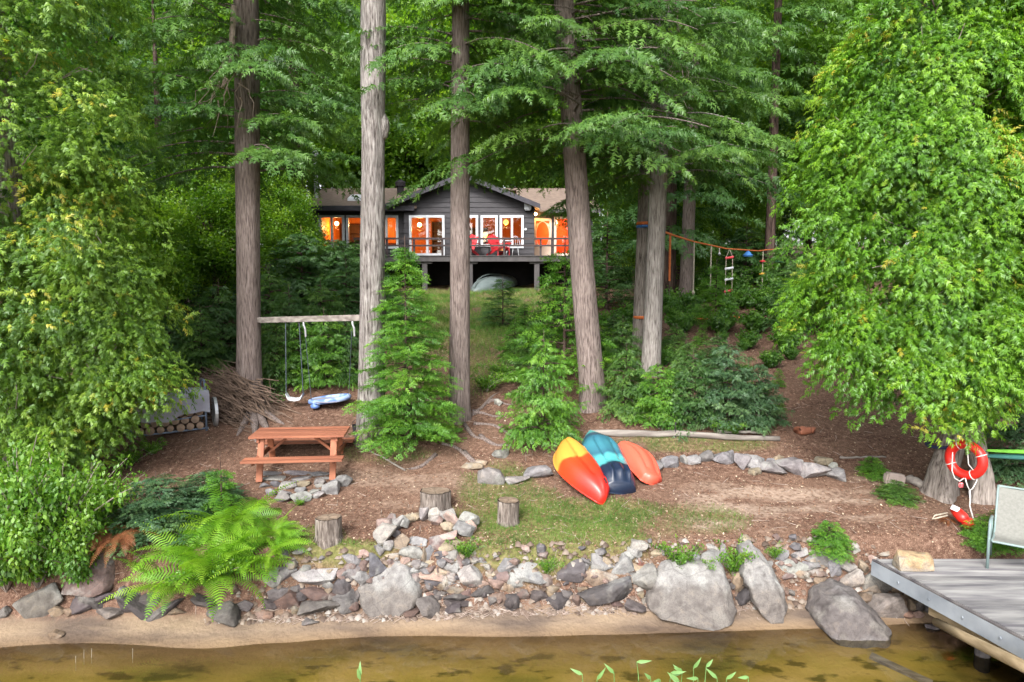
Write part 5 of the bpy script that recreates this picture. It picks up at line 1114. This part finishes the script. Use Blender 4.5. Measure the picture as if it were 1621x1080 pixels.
# logs
def log(u0, v0, u1, v1, r, label, m='weathered', name='driftwood_log', n=9, lift=.7, bend=.02, seed=0):
    a, b_ = G(u0, v0), G(u1, v1); rs = random.Random(seed + int(u0)); P, Rr = [], []
    for i in range(12):
        s = i / 11; p = a.lerp(b_, s); p.z = max(p.z, Hs(p.x, p.y)) + r * lift; p += Vector((rs.gauss(0, bend) * .3, rs.gauss(0, bend) * .4, rs.gauss(0, bend) * .3)); P.append(p); Rr.append(r * (1 - .35 * s) * rs.uniform(.9, 1.1))
    c = (a + b_) / 2; o = MB().tube(P, Rr, n).build(name, m, None, org=(c.x, c.y, c.z), smooth=True); return tag(o, label, 'log')
log(932, 690, 1234, 699, .075, 'long silver driftwood log lying behind the kayaks', seed=1)
log(1135, 690, 1205, 692, .04, 'short weathered branch lying on the long driftwood log', lift=2.2, seed=2)
log(1262, 688, 1290, 687, .10, 'short orange brown rotten log under the right cedar'.replace('right', 'dense'), 'redwood', 'rotten_log', seed=3)
log(1330, 726, 1402, 724, .022, 'thin bare branch lying on the ground near the cedar trunk', seed=4)
log(1436, 762, 1478, 784, .09, 'grey chunk of driftwood leaning at the cedar roots', seed=5)
log(1402, 786, 1440, 792, .02, 'thin curved stick below the pale cut block', seed=6)
log(640, 745, 560, 700, .018, 'thin dead stick lying across the path by the young fir', seed=7)
p = G(1420, 772); tag(MB().box(p + Vector((0, .1, .12)), (.34, .16, .22), Matrix.Rotation(R(8), 3, 'Y')).build('cut_block', mat('cutblock', (.34, .28, .25), (.25, .2, .175), 6, .9, .4, 30), None, org=tuple(p), bevel=.03), 'pale pinkish cut block standing among seedlings by the cedar', 'block')
p = G(1605, 692); o = rock(1605, 688, 40, 20, 'w', 0, 0, 1.0, 'flat pale rock behind the green hammock', 0, seed=77)
pp = G(1040, 690); pst = thing('path_stake', 'thin dark stake standing at the driftwood log', 'stake', G(1069, 693)); q = Vector(pst.location); MB().tube([q, q + Vector((0, 0, .28))], .01, 6).build('rod', 'dark', pst); MB().box(q + Vector((0, 0, .29)), (.03, .03, .04)).build('cap', 'dark', pst)
# solar path lights
for (u, v, lb) in ((842, 712, 'small solar path light beside the hemlock sapling'), (778, 618, 'small solar path light in the plants beside the slender trunk')):
    g = G(u, v); t = thing('path_light', lb, 'path light', g); MB().tube([g, g + Vector((0, 0, .13))], .011, 8).build('stake', 'dark', t); MB().lathe([(.03, .12), (.04, .14), (.04, .2), (.03, .205)], g, 14).build('lens', 'white', t); MB().lathe([(.062, .205), (.06, .215), (.02, .235)], g, 14).build('cap', 'metal', t)
# stump with a black watering can shape behind the table
g = G(578, 700); stump(578, 700, 34, 20, 'broken pale root stump at the foot of the shaggy trunk', 9)
g = G(566, 688); t = thing('black_bucket', 'small black bucket by the foot of the shaggy trunk', 'bucket', g); MB().lathe([(.08, 0), (.105, .2), (.11, .2), (.085, .02)], g, 16).build('body', 'dark', t); MB().tube([g + Vector((.105 * math.cos(a), 0, .2 + .1 * math.sin(a))) for a in np.linspace(0, math.pi, 9)], .006, 5).build('handle', 'dark', t)

# firewood rack with cover
M['tarp'] = mat('tarp', (.24, .24, .29), (.32, .32, .37), 2, .6, .15, 14, .01)
M['frame'] = mat('frame', (.13, .17, .24), (.10, .13, .19), 4, .4, 0, spec=.5)
M['logend'] = mat('logend', (.30, .21, .15), (.17, .12, .09), 8, .9, .3)
a = G(322, 688); b_ = G(245, 706); a.y += .15; dv = (b_ - a); dv.z = 0; dv.normalize(); pv = Vector((-dv.y, dv.x, 0)); Lr = 1.35
if pv.y < 0: pv = -pv
rk = thing('firewood_rack', 'metal firewood rack under a grey fabric cover', 'firewood rack', a); z0 = a.z
def RP(s, t, z): q = a + dv * s + pv * t; return Vector((q.x, q.y, z0 + z))
for s in (0, Lr):
    MB().tube([RP(s, 0, 0), RP(s, 0, .95), RP(s, .06, 1.06), RP(s, .36, 1.06), RP(s, .42, .95), RP(s, .42, 0)], .022, 8).build('end_frame', 'frame', rk, smooth=True)
for t_ in (.05, .37): MB().tube([RP(-.05, t_, .09), RP(Lr + .05, t_, .09)], .02, 8).build('base_rail', 'frame', rk)
MB().tube([RP(0, 0, .36), RP(Lr, 0, .30)], .014, 8).build('side_rail', 'frame', rk)
cv = MB(); V = []; nn, mm = 25, 17
for i in range(nn):
    s = -.06 + (Lr + .12) * i / (nn - 1)
    for j in range(mm):
        q = -1 + 2 * j / (mm - 1); top = .86 - .10 * (s / Lr) + .05 * math.sin(s * 6)
        tt = .21 + .30 * math.copysign(min(1, abs(q) * 1.6), q); zz = top - max(0, abs(q) - .55) * .82 - .06 * q * q + .018 * math.sin(s * 14 + q * 5) + (.05 * vn(s * 5, q * 4, 3) if abs(q) < .7 else 0)
        V.append(RP(s, tt + .015 * math.sin(s * 17 + j), zz))
cv.add(V, [(i * mm + j, i * mm + j + 1, (i + 1) * mm + j + 1, (i + 1) * mm + j) for i in range(nn - 1) for j in range(mm - 1)]); cv.build('cover', 'tarp', rk, smooth=True)
rl = random.Random(3); kf = 0
for r_ in range(4):
    for c_ in range(7):
        s = .12 + c_ * .18 + (.09 if r_ % 2 else 0); r = rl.uniform(.065, .085); z = .17 + r_ * .14
        p0, p1 = RP(s, -.02 + rl.uniform(-.03, .03), z), RP(s, .42, z)
        o = MB().tube([p0, p1], [r, r * .95], 9).build('firewood_log', 'logend', None, org=tuple(p0)); tag(o, 'split firewood log stacked in the covered rack', 'log', 'firewood logs in the rack')
q = RP(-.16, .1, .40); MB_ = MB().tube([q, q + Vector((.05, .03, 0))], .30, 26).build('round_lid', 'metal', None, org=tuple(q)); tag(MB_, 'round grey metal lid leaning against the brush pile', 'lid')
# brush pile
bp_ = MB(); c = G(375, 668); rs = np.random.default_rng(8)
for i in range(430):
    t0 = rs.random(); base = c + Vector((rs.normal(-.15, .33), rs.normal(.25, .2), 0)); L = rs.uniform(.4, 1.3); ang = rs.normal(2.55, .35); hgt = max(.03, rs.random() ** 1.2 * .95 * math.exp(-((base.x - c.x + .1) / .62) ** 2))
    st_ = Vector((base.x, base.y, Hs(base.x, base.y) + hgt)); dd = Vector((math.cos(ang), rs.normal(0, .22), math.sin(ang) * .8)); q = [st_ - dd * L * .5 + Vector((0, 0, -.03)), st_ + Vector((rs.normal(0, .03), 0, .03)), st_ + dd * L * .5]
    for p in q: p.z = max(p.z, Hs(p.x, p.y) + .01)
    bp_.tube(q, [rs.uniform(.007, .018), .009, .003], 5, False)
M['stick'] = mat('stick', (.20, .14, .105), (.10, .068, .052), 5, .9, 0)
tag(bp_.build('brush_pile', 'stick', None, org=tuple(c)), 'pile of dry brown sticks at the foot of the swing hemlock', 'brush pile', kind='stuff')

# swing between two trunks
M['chain'] = mat('chain', (.06, .08, .10), (.1, .12, .14), 20, .5, 0)
M['blue'] = mat('blue', (.10, .18, .42), (.30, .40, .60), 5, .5, .05, sharp=(.45, .55))
y = gA.y - .05; pA = at(405, 507, y); pB = at(578, 503, gB.y)
sw = thing('swing_beam', 'grey wooden swing beam fixed between the hemlock and the shaggy trunk', 'beam', (pA + pB) / 2)
MB().bar(pA, pB, .09, .12).build('beam', 'weathered', sw, bevel=.008)
def on_beam(u): s = (u - 405) / 173; return pA.lerp(pB, s) + Vector((0, 0, -.06))
for u in (484, 559): h_ = on_beam(u); MB().tube([h_ + Vector((0, 0, .06)), h_ + Vector((.01, -.03, -.06)), h_ + Vector((.04, -.03, -.14)), h_ + Vector((.045, -.02, -.3))], .022, 7).build('hook', 'metal', sw)
st = thing('swing', 'child swing with a white curved seat on two chains', 'swing', at(467, 630, y))
za, zb_ = at(453, 624, y), at(480, 624, y)
for q, u in ((za, 455), (zb_, 477)): MB().tube([on_beam(u), q], .011, 6).build('chain', 'chain', st)
MB().poly([za + Vector((0, -.07, .02)), za.lerp(zb_, .15) + Vector((0, -.07, -.07)), za.lerp(zb_, .5) + Vector((0, -.07, -.09)), za.lerp(zb_, .85) + Vector((0, -.07, -.07)), zb_ + Vector((0, -.07, .02)), zb_ + Vector((-.02, -.07, -.05)), za.lerp(zb_, .84) + Vector((0, -.07, -.12)), za.lerp(zb_, .5) + Vector((0, -.07, -.145)), za.lerp(zb_, .16) + Vector((0, -.07, -.12)), za + Vector((.02, -.07, -.05))], (0, .15, 0)).build('seat', 'white', st)
pc = at(522, 632, y + .1); ps = thing('platform_swing', 'pale blue oval platform swing hanging low on ropes', 'swing', pc)
mb = MB(); V = [];
for i in range(24):
    a_ = 2 * math.pi * i / 24
    for j in range(8):
        b2 = 2 * math.pi * j / 8; rr_ = .40 + .045 * math.cos(b2); V.append(pc + Vector((rr_ * 1.05 * math.cos(a_), rr_ * .75 * math.sin(a_), .055 * math.sin(b2) + .05 * math.cos(a_))))
mb.add(V, [(i * 8 + j, ((i + 1) % 24) * 8 + j, ((i + 1) % 24) * 8 + (j + 1) % 8, i * 8 + (j + 1) % 8) for i in range(24) for j in range(8)]); mb.build('ring', 'blue', ps, smooth=True)
MB().lathe([(.36, -.01), (.38, 0), (.36, .01)], pc + Vector((0, 0, -.01)), 24).build('platform', 'tarp', ps)
MB().lathe([(.02, -.07), (.09, -.05), (.10, 0), (.05, .05)], at(499, 642, y - .1), 14).build('float', 'blue', ps, smooth=True)
for u, e in ((486, pc + Vector((-.40, 0, 0))), (558, pc + Vector((.41, 0, .05)))): MB().tube([on_beam(u) + Vector((0, 0, -.2)), e], .007, 5).build('rope', 'chain', ps)

# slackline with obstacles
M['orange'] = mat('orange', (.62, .17, .05), (.5, .13, .04), 6, .7, .1)
M['rope'] = mat('rope', (.42, .38, .30), (.3, .27, .21), 40, .9, .2)
M['bluep'] = mat('bluep', (.05, .16, .40), (.04, .13, .34), 6, .4, 0)
M['yellowp'] = mat('yellowp', (.62, .36, .05), (.55, .3, .04), 6, .4, 0)
M['greenp'] = mat('greenp', (.10, .42, .30), (.08, .36, .26), 6, .4, 0)
s0 = at(1022, 356, gE2.y - .22); s1 = at(1245, 392, 28.3)
def on_line(u):
    a_, b2 = 0.0, 1.0
    for _ in range(30):
        m_ = (a_ + b2) / 2; p = s0.lerp(s1, m_); p.z -= .35 * 4 * m_ * (1 - m_)
        if proj(p)[0] < u: a_ = m_
        else: b2 = m_
    return p
sl = thing('slackline', 'orange slackline strap stretched from the cedar pair to a far trunk', 'slackline', s0)
MB().tube([on_line(u) for u in (1023, 1035, 1050, 1070, 1100, 1150, 1200, 1240)], [.035, .033, .03, .026, .022, .022, .022, .022], 6).build('webbing', 'orange', sl)
for v, m_ in ((354, 'orange'), (359, 'bluep'), (502, 'orange')):
    q = at(1018.5 + (502 - v) * .02 - (2.2 if v == 502 else 0), v, gE2.y); MB().lathe([(.225, -.035), (.235, 0), (.225, .035)], q, 18).build('tree_strap', m_, sl)
def hang(name, label): return thing(name, label, 'climbing rope' if 'rope' in name else 'obstacle', (0, 0, 0))
def place(t, p): t.location = p
def vline(u, v0, v1, r, m, t, nm='rope', top=None):
    p = on_line(u); q = at(u, v1, p.y); q.x = p.x + (q.x - p.x) * .15; MB().tube([p, q], r, 6).build(nm, m, t, org=tuple(t.location)); return p, q
def obstacle(name, label, u, cat='obstacle'): t = thing(name, label, cat, on_line(u)); return t
t = obstacle('hanging_strap', 'orange strap hanging straight down next to the cedar pair', 1061, 'strap'); vline(1061, 365, 445, .03, 'orange', t, 'strap')
t = obstacle('climbing_rope', 'plain long climbing rope hanging behind the small fir', 1099, 'rope'); p, q = vline(1099, 372, 463, .02, 'rope', t); MB().lathe([(.02, -.06), (.05, 0), (.02, .06)], q, 8).build('knot', 'rope', t)
t = obstacle('climbing_rope', 'long climbing rope hanging directly over the small fir leader', 1126, 'rope'); p, q = vline(1126, 376, 462, .02, 'rope', t); MB().lathe([(.02, -.06), (.05, 0), (.02, .06)], q, 8).build('knot', 'rope', t)
t = obstacle('short_rope', 'short rope hanging between the long rope and the ladder', 1139, 'rope'); p, q = vline(1139, 377, 402, .018, 'rope', t); MB().lathe([(.02, -.05), (.05, 0), (.02, .05)], q, 8).build('knot', 'metal', t)
t = obstacle('rope_ladder', 'rope ladder with red, white and blue rungs', 1155, 'rope ladder'); p = on_line(1155); k = p.y / FPX
zv = lambda v: at(1155, v, p.y).z
for s in (-1, 1): MB().tube([p, Vector((p.x + s * 5 * k, p.y, zv(407))), Vector((p.x + s * 5.5 * k, p.y, zv(496)))], .012, 5).build('side_rope', 'rope', t)
for v, m_ in ((408, 'redplastic'), (425, 'white'), (442, 'white'), (461, 'redplastic'), (477, 'bluep'), (493, 'greenp')): MB().tube([Vector((p.x - 6.5 * k, p.y, zv(v + 1))), Vector((p.x + 6.5 * k, p.y, zv(v - 1)))], .04, 8).build('rung', m_, t)
t = obstacle('hanging_disc', 'blue disc hold hanging on a short cord', 1184); p, q = vline(1184, 382, 404, .02, 'rope', t, 'cord'); MB().lathe([(.16, -.05), (.18, 0), (.12, .05), (.05, .13), (.02, .16)], q, 14).build('disc', 'bluep', t)
t = obstacle('disc_rope', 'rope strung with coloured foot discs', 1208, 'rope'); p, q = vline(1208, 386, 495, .018, 'rope', t)
for v, m_ in ((414, 'redplastic'), (434, 'yellowp'), (454, 'bluep'), (475, 'greenp'), (493, 'orange')): z_ = at(1208, v, p.y).z; s = (p.z - z_) / (p.z - q.z); MB().lathe([(.04, -.03), (.12, -.01), (.12, .02), (.03, .05)], (p.x + (q.x - p.x) * s, p.y, z_), 12).build('foot_disc', m_, t)
t = obstacle('trapeze_bar', 'mint green trapeze bar hanging on two cords', 1231); pa, pb = on_line(1225), on_line(1237); qa, qb = at(1226, 413, pa.y), at(1238, 415, pb.y)
MB().tube([pa, qa], .014, 5).build('cord', 'rope', t); MB().tube([pb, qb], .014, 5).build('cord', 'rope', t); MB().tube([qa + (qa - qb) * .15, qb + (qb - qa) * .15], .035, 8).build('bar', 'greenp', t)
gs = [G(1102, 508), G(1130, 509), G(1158, 504), G(1178, 509), G(1196, 519)]; o = MB().tube([g + Vector((0, 0, .07)) for g in gs], [.03, .035, .04, .04, .03], 7).build('peeled_branch', 'orange', None, org=tuple(gs[2]), smooth=True); tag(o, 'bare orange branch lying on the slope below the rope ladder', 'branch')

# life ring, float, strap, hammock at the dense cedar
M['ringred'] = mat('ringred', (.62, .018, .012), (.56, .015, .01), 4, .38, .03, spec=.5)
M['ropew'] = mat('ropew', (.62, .60, .58), (.5, .48, .46), 50, .8, .2)
c = at(1529, 728, 10.75); lr = thing('life_ring', 'red ring buoy with a white rope hanging on the cedar', 'life ring', c)
Q = Matrix.Rotation(R(-60), 3, 'Z') @ Matrix.Rotation(R(8), 3, 'Y'); V = []; nr, ns = 40, 14; Ro, ro = .245, .072
for i in range(nr):
    a_ = 2 * math.pi * i / nr
    for j in range(ns):
        b2 = 2 * math.pi * j / ns; V.append(c + Q @ Vector(((Ro + ro * math.cos(b2)) * math.cos(a_), ro * math.sin(b2), (Ro + ro * math.cos(b2)) * math.sin(a_))))
MB().add(V, [(i * ns + j, ((i + 1) % nr) * ns + j, ((i + 1) % nr) * ns + (j + 1) % ns, i * ns + (j + 1) % ns) for i in range(nr) for j in range(ns)]).build('ring', 'ringred', lr, smooth=True)
W_ = lambda u, v, y=10.62: at(u, v, y)
def rope(pts, nm='rope', r=.009): MB().tube(pts, r, 6).build(nm, 'ropew', lr, smooth=True)
rope([W_(1530, 699), W_(1532, 720), W_(1533, 735), W_(1540, 744), W_(1549, 744), W_(1551, 738)])
rope([W_(1508, 716), W_(1507, 745), W_(1511, 757), W_(1519, 762), W_(1526, 757)])
rope([W_(1528, 757), W_(1531, 768), W_(1535, 777), W_(1540, 773), W_(1546, 762), W_(1550, 742)])
rope([W_(1535, 777), W_(1536, 792), W_(1535, 800), W_(1538, 812), W_(1541, 822), W_(1544, 832), W_(1541, 841)], r=.012)
q = W_(1521, 768); MB().box(q, (.07, .03, .08)).build('rope_tag', mat('tagred', (.5, .06, .07), (.62, .4, .4), 30, .6, 0, sharp=(.5, .6)), lr, bevel=.01)
for a_ in (35, 125, 215, 305):
    cc = Vector((Ro * math.cos(R(a_)), 0, Ro * math.sin(R(a_)))); MB().tube([c + Q @ (cc + Vector((ro * 1.04 * math.cos(b2) * math.cos(R(a_)), ro * 1.04 * math.sin(b2), ro * 1.04 * math.cos(b2) * math.sin(R(a_))))) for b2 in np.linspace(0, 2 * math.pi, 13)], .008, 5, False).build('loop', 'ropew', lr)
p = at(1541, 833, 10.4); fl = thing('rescue_float', 'red torpedo float with a white label lying under the life ring', 'float', p)
q = [at(1508, 806, 10.75), at(1516, 812, 10.65), at(1524, 820, 10.55), at(1530, 826, 10.48)]; MB().tube(q, [.05, .085, .09, .06], 12).build('body', 'ringred', fl, smooth=True)
q = [at(1527, 824, 10.45), at(1534, 829, 10.42), at(1541, 835, 10.38)]; MB().tube(q, [.07, .10, .05], 12).build('nose', 'ringred', fl, smooth=True)
MB().box(at(1512, 805, 10.60), (.13, .03, .08), Matrix.Rotation(R(25), 3, 'Y')).build('label', 'white', fl, bevel=.006)
q = [at(1500, 812, 10.6), at(1480, 816, 10.55), at(1476, 822, 10.5), at(1484, 820, 10.5), at(1500, 816, 10.55)]; MB().tube(q, .012, 6).build('strap', 'rope', fl, smooth=True)
p = at(1493, 702, gR.y); t = thing('tree_strap', 'navy strap tied round the thicker trunk of the dense cedar', 'strap', p)
MB().tube([p + Vector((.225 * math.cos(a_) - .02, .225 * math.sin(a_), .02 * math.cos(a_) - .02)) for a_ in np.linspace(0, 2 * math.pi, 21)], .03, 6, False).build('band', mat('navy', (.02, .025, .07), (.03, .035, .09), 8, .8, .1), t); MB().tube([p + Vector((.2, -.1, -.03)), p + Vector((.34, -.2, -.06))], .025, 6).build('tail', mat('navy2', (.02, .025, .07), (.03, .035, .09), 8, .8, .1), t)
M['lime'] = mat('lime', (.18, .48, .05), (.14, .40, .04), 4, .6, .1); M['teal'] = mat('teal', (.03, .12, .11), (.04, .15, .13), 4, .6, .1)
p0, p1 = at(1556, 712, 11.4), at(1790, 708, 12.2); hm = thing('hammock', 'lime and dark green hammock strung behind the patio chair', 'hammock', (p0 + p1) / 2)
for nm, m_, z_, w1 in (('lime_panel', 'lime', 0, .05), ('green_panel', 'teal', -.09, .07)):
    V = []
    for i in range(17):
        s = i / 16; q = p0.lerp(p1, s) + Vector((0, 0, -.05 * math.sin(math.pi * s) + z_)); k = w1 * (.35 + .65 * math.sin(math.pi * min(1, s * 1.0 + .05)))
        V += [q + Vector((0, -.03, k * .7)), q + Vector((0, -.09 - k, -k * .2)), q + Vector((0, -.03, -k))]
    MB().add(V, [(i * 3 + j, (i + 1) * 3 + j, (i + 1) * 3 + j + 1, i * 3 + j + 1) for i in range(16) for j in range(2)]).build(nm, m_, hm, smooth=True)

# dock
M['dockwood'] = mat('dockwood', (.25, .245, .24), (.10, .095, .105), 2.2, .85, .4, 40, .005, stretch=(.5, 4, 4), coord='World', var=.22)
M['dockdark'] = mat('dockdark', (.05, .045, .05), (.12, .11, .11), 6, .9, .2)
M['galv'] = mat('galv', (.34, .37, .41), (.22, .245, .28), 2.5, .45, .1, 20, .004, metal=.35, coord='World')
M['tanbeam'] = mat('tanbeam', (.30, .23, .14), (.19, .14, .08), 3, .9, .4, 30, .006, stretch=(4, .3, 4))
DZ = at(1393, 886, 9.76).z; xl = lambda yy: 5.33 + (9.76 - yy) * .245
dko = thing('dock', 'weathered grey plank dock with a galvanised side plate', 'dock', (6.6, 8, 0))
yy = 9.78; kk = 0; rs = random.Random(5)
while yy > 4.2:
    x0 = xl(yy) - .012 + rs.uniform(-.008, .008); MB().poly([(x0, yy, DZ - .04), (9.2, yy, DZ - .04), (9.2, yy - .138, DZ - .04), (x0 + .034, yy - .138, DZ - .04)], (0, 0, .04 + rs.uniform(-.002, .003))).build('plank', 'dockwood', dko); yy -= .146; kk += 1
MB().poly([(xl(9.80) - .06, 9.80, DZ - .245), (xl(4.2) - .06, 4.2, DZ - .245), (xl(4.2) - .06, 4.2, DZ - .035), (xl(9.80) - .06, 9.80, DZ - .035)], (.035, 0, 0)).build('side_plate', 'galv', dko)
MB().poly([(xl(9.80) - .055, 9.80, DZ - .033), (xl(4.2) - .055, 4.2, DZ - .033), (xl(4.2) - .055, 4.2, DZ - .008), (xl(9.80) - .055, 9.80, DZ - .008)], (.04, 0, 0)).build('edge_strip', 'dockdark', dko)
MB().poly([(xl(8.9) + .06, 8.95, DZ - .42), (xl(4.2) + .06, 4.2, DZ - .42), (xl(4.2) + .06, 4.2, DZ - .25), (xl(8.9) + .06, 8.95, DZ - .25)], (.14, 0, 0)).build('stringer', 'tanbeam', dko)
MB().bb(xl(8.5) + .9, 9.2, 8.5, 8.7, DZ - .4, DZ - .05).build('stringer', 'tanbeam', dko)
for (x_, y_) in ((xl(8.6) + .5, 8.6), (xl(7) + .45, 7.0), (8.6, 8.6), (8.6, 7)): MB().tube([(x_, y_, -.9), (x_, y_, DZ - .05)], .09, 10).build('pile', 'dockdark', dko)
for s in range(5):
    yq = 9.3 - s * .5; MB().tube([(xl(yq) - .063, yq, DZ - .14), (xl(yq) - .075, yq, DZ - .14)], .018, 8).build('bolt', 'galv', dko)
q = [at(1482, 985, 8.75), at(1530, 1010, 8.1), at(1590, 1040, 7.4), at(1680, 1085, 6.4)]; o = MB().tube(q, [.055, .06, .065, .065], 10).build('shore_timber', 'tanbeam', None, org=tuple(q[1]), smooth=True); tag(o, 'long peeled timber lying at the water under the dock edge', 'timber')
q = [G(1378, 1040), G(1420, 1062), G(1475, 1085)]; o = MB().bar(q[0] + Vector((0, 0, .02)), q[2] + Vector((0, 0, .02)), .12, .04).build('sunken_plank', 'weathered', None, org=tuple(q[1])); tag(o, 'pale plank lying under water beside the dock', 'plank')
p = at(1447, 893, 9.45); p.z = DZ + .004; o = obj('dock_stone', hull_mesh('dock_stone', [Vector((a_, b2, c_)) for a_, b2, c_ in ((-.26, -.12, 0), (.22, -.14, 0), (.25, .1, 0), (-.24, .12, 0), (-.27, -.08, .19), (-.2, .1, .24), (.2, -.1, .16), (.25, .08, .2), (0, -.13, .2), (.05, .1, .23))], .02, 2, .05, 4), None, p); o.color = (*SC['o'], 1); tag(o, 'tan layered stone block resting on the dock corner', 'stone')
# patio chair
M['sage'] = mat('sage', (.16, .225, .22), (.14, .19, .19), 5, .4, .03, spec=.5)
M['sling'] = mat('sling', (.18, .18, .165), (.15, .15, .137), 30, .8, .25, 90, .003)
fl_ = at(1563, 893, 9.45); fl_.z = DZ; pcx = thing('patio_chair', 'sage green metal patio chair with pale woven sling on the dock', 'chair', fl_ + Vector((.3, .25, 0)))
Q = Matrix.Rotation(R(-38), 3, 'Z'); C = lambda a_, b2, c_: fl_ + Q @ Vector((a_, b2, c_))
for s in (0, .58):
    MB().tube([C(s, 0, 0), C(s + (.0), .03, .4), C(s, .05, .60), C(s, .09, .65), C(s, .2, .66), C(s, .46, .63), C(s, .58, .56)], .02, 10).build('arm_frame', 'sage', pcx, smooth=True)
    MB().tube([C(s, .40, .62), C(s, .52, .3), C(s, .62, 0)], .018, 10).build('leg', 'sage', pcx, smooth=True)
    MB().tube([C(s * .86 + .04, -.02, .42), C(s * .86 + .04, .2, .39), C(s * .86 + .04, .42, .38), C(s * .86 + .04, .55, .62), C(s * .86 + .04, .68, .98), C(s * .86 + .04, .72, 1.04)], .016, 8).build('side_rail', 'sage', pcx, smooth=True)
V = []
for (b2, c_) in ((-.03, .425), (.0, .435), (.2, .395), (.36, .385), (.43, .42), (.55, .64), (.68, .98), (.72, 1.05), (.735, 1.05)): V += [C(.045, b2, c_), C(.3, b2 + .012, c_ - .015), C(.545, b2, c_)]
MB().add(V, [(i * 3 + j, i * 3 + j + 1, (i + 1) * 3 + j + 1, (i + 1) * 3 + j) for i in range(8) for j in range(2)]).build('sling', 'sling', pcx, smooth=True)
for b2, c_ in ((-.02, .41), (.72, 1.03)): MB().tube([C(.04, b2, c_), C(.54, b2, c_)], .016, 8).build('cross_bar', 'sage', pcx)
# water plants
rw_ = random.Random(9)
def lance(mb, base, d, L, wd):
    d = Vector(d).normalized(); s = d.cross(Vector((0, -1, .3))).normalized(); n_ = s.cross(d); P = []
    for t_, w1, dr in ((0, .25, 0), (.25, 1, .02), (.55, .8, .0), (.8, .4, -.06), (1, .02, -.14)): P.append((base + d * L * t_ + n_ * dr * L, w1 * wd))
    V = []
    for p, w1 in P: V += [p - s * w1, p + n_ * -.15 * w1, p + s * w1]
    mb.add(V, [(i * 3 + j, i * 3 + j + 1, (i + 1) * 3 + j + 1, (i + 1) * 3 + j) for i in range(4) for j in range(2)])
M['reedm'] = mat('reedm', (.09, .19, .05), (.14, .25, .08), 4, .45, 0, spec=.4)
for (u, v) in ((922, 1068), (945, 1076), (972, 1066), (1008, 1048), (1045, 1076), (1062, 1065), (1080, 1062), (1098, 1058), (1118, 1056), (1135, 1074), (1150, 1075), (1185, 1072), (1030, 1075), (570, 1072), (1075, 1078), (1105, 1074)):
    d_ = ray(u, v); tt = (CZ - .24) / -d_[2]; tip = Vector(d_ * tt); tip.z += CZ; bs = Vector((tip.x + rw_.uniform(-.06, .06), tip.y + rw_.uniform(-.04, .08), Hs(tip.x, tip.y)))
    t = thing('pickerelweed', 'emergent water weed with lance shaped leaves in the shallows', 'water plant', bs, 'water weeds in the shallows')
    MB().tube([bs, bs.lerp(tip, .6) + Vector((.01, 0, 0)), tip], [.007, .006, .004], 5).build('stem', 'reedm', t)
    for k in range(rw_.choice((1, 1, 2, 2))):
        mb = MB(); lance(mb, tip - Vector((0, 0, .03 * k)), (rw_.uniform(-1, 1), rw_.uniform(-.4, .2), rw_.uniform(.0, .9)), rw_.uniform(.12, .2), .022); mb.build('leaf', 'reedm', t, smooth=True)
for (u, v) in ((133, 1052), (145, 1050), (210, 1050), (120, 1062)):
    g = G(u, v); t = thing('reed_stem', 'thin pale reed stem standing in the water off the sand', 'reed', g, 'thin reed stems'); MB().tube([g, g + Vector((.01, 0, .2))], [.003, .0015], 5).build('stem', 'rope', t)
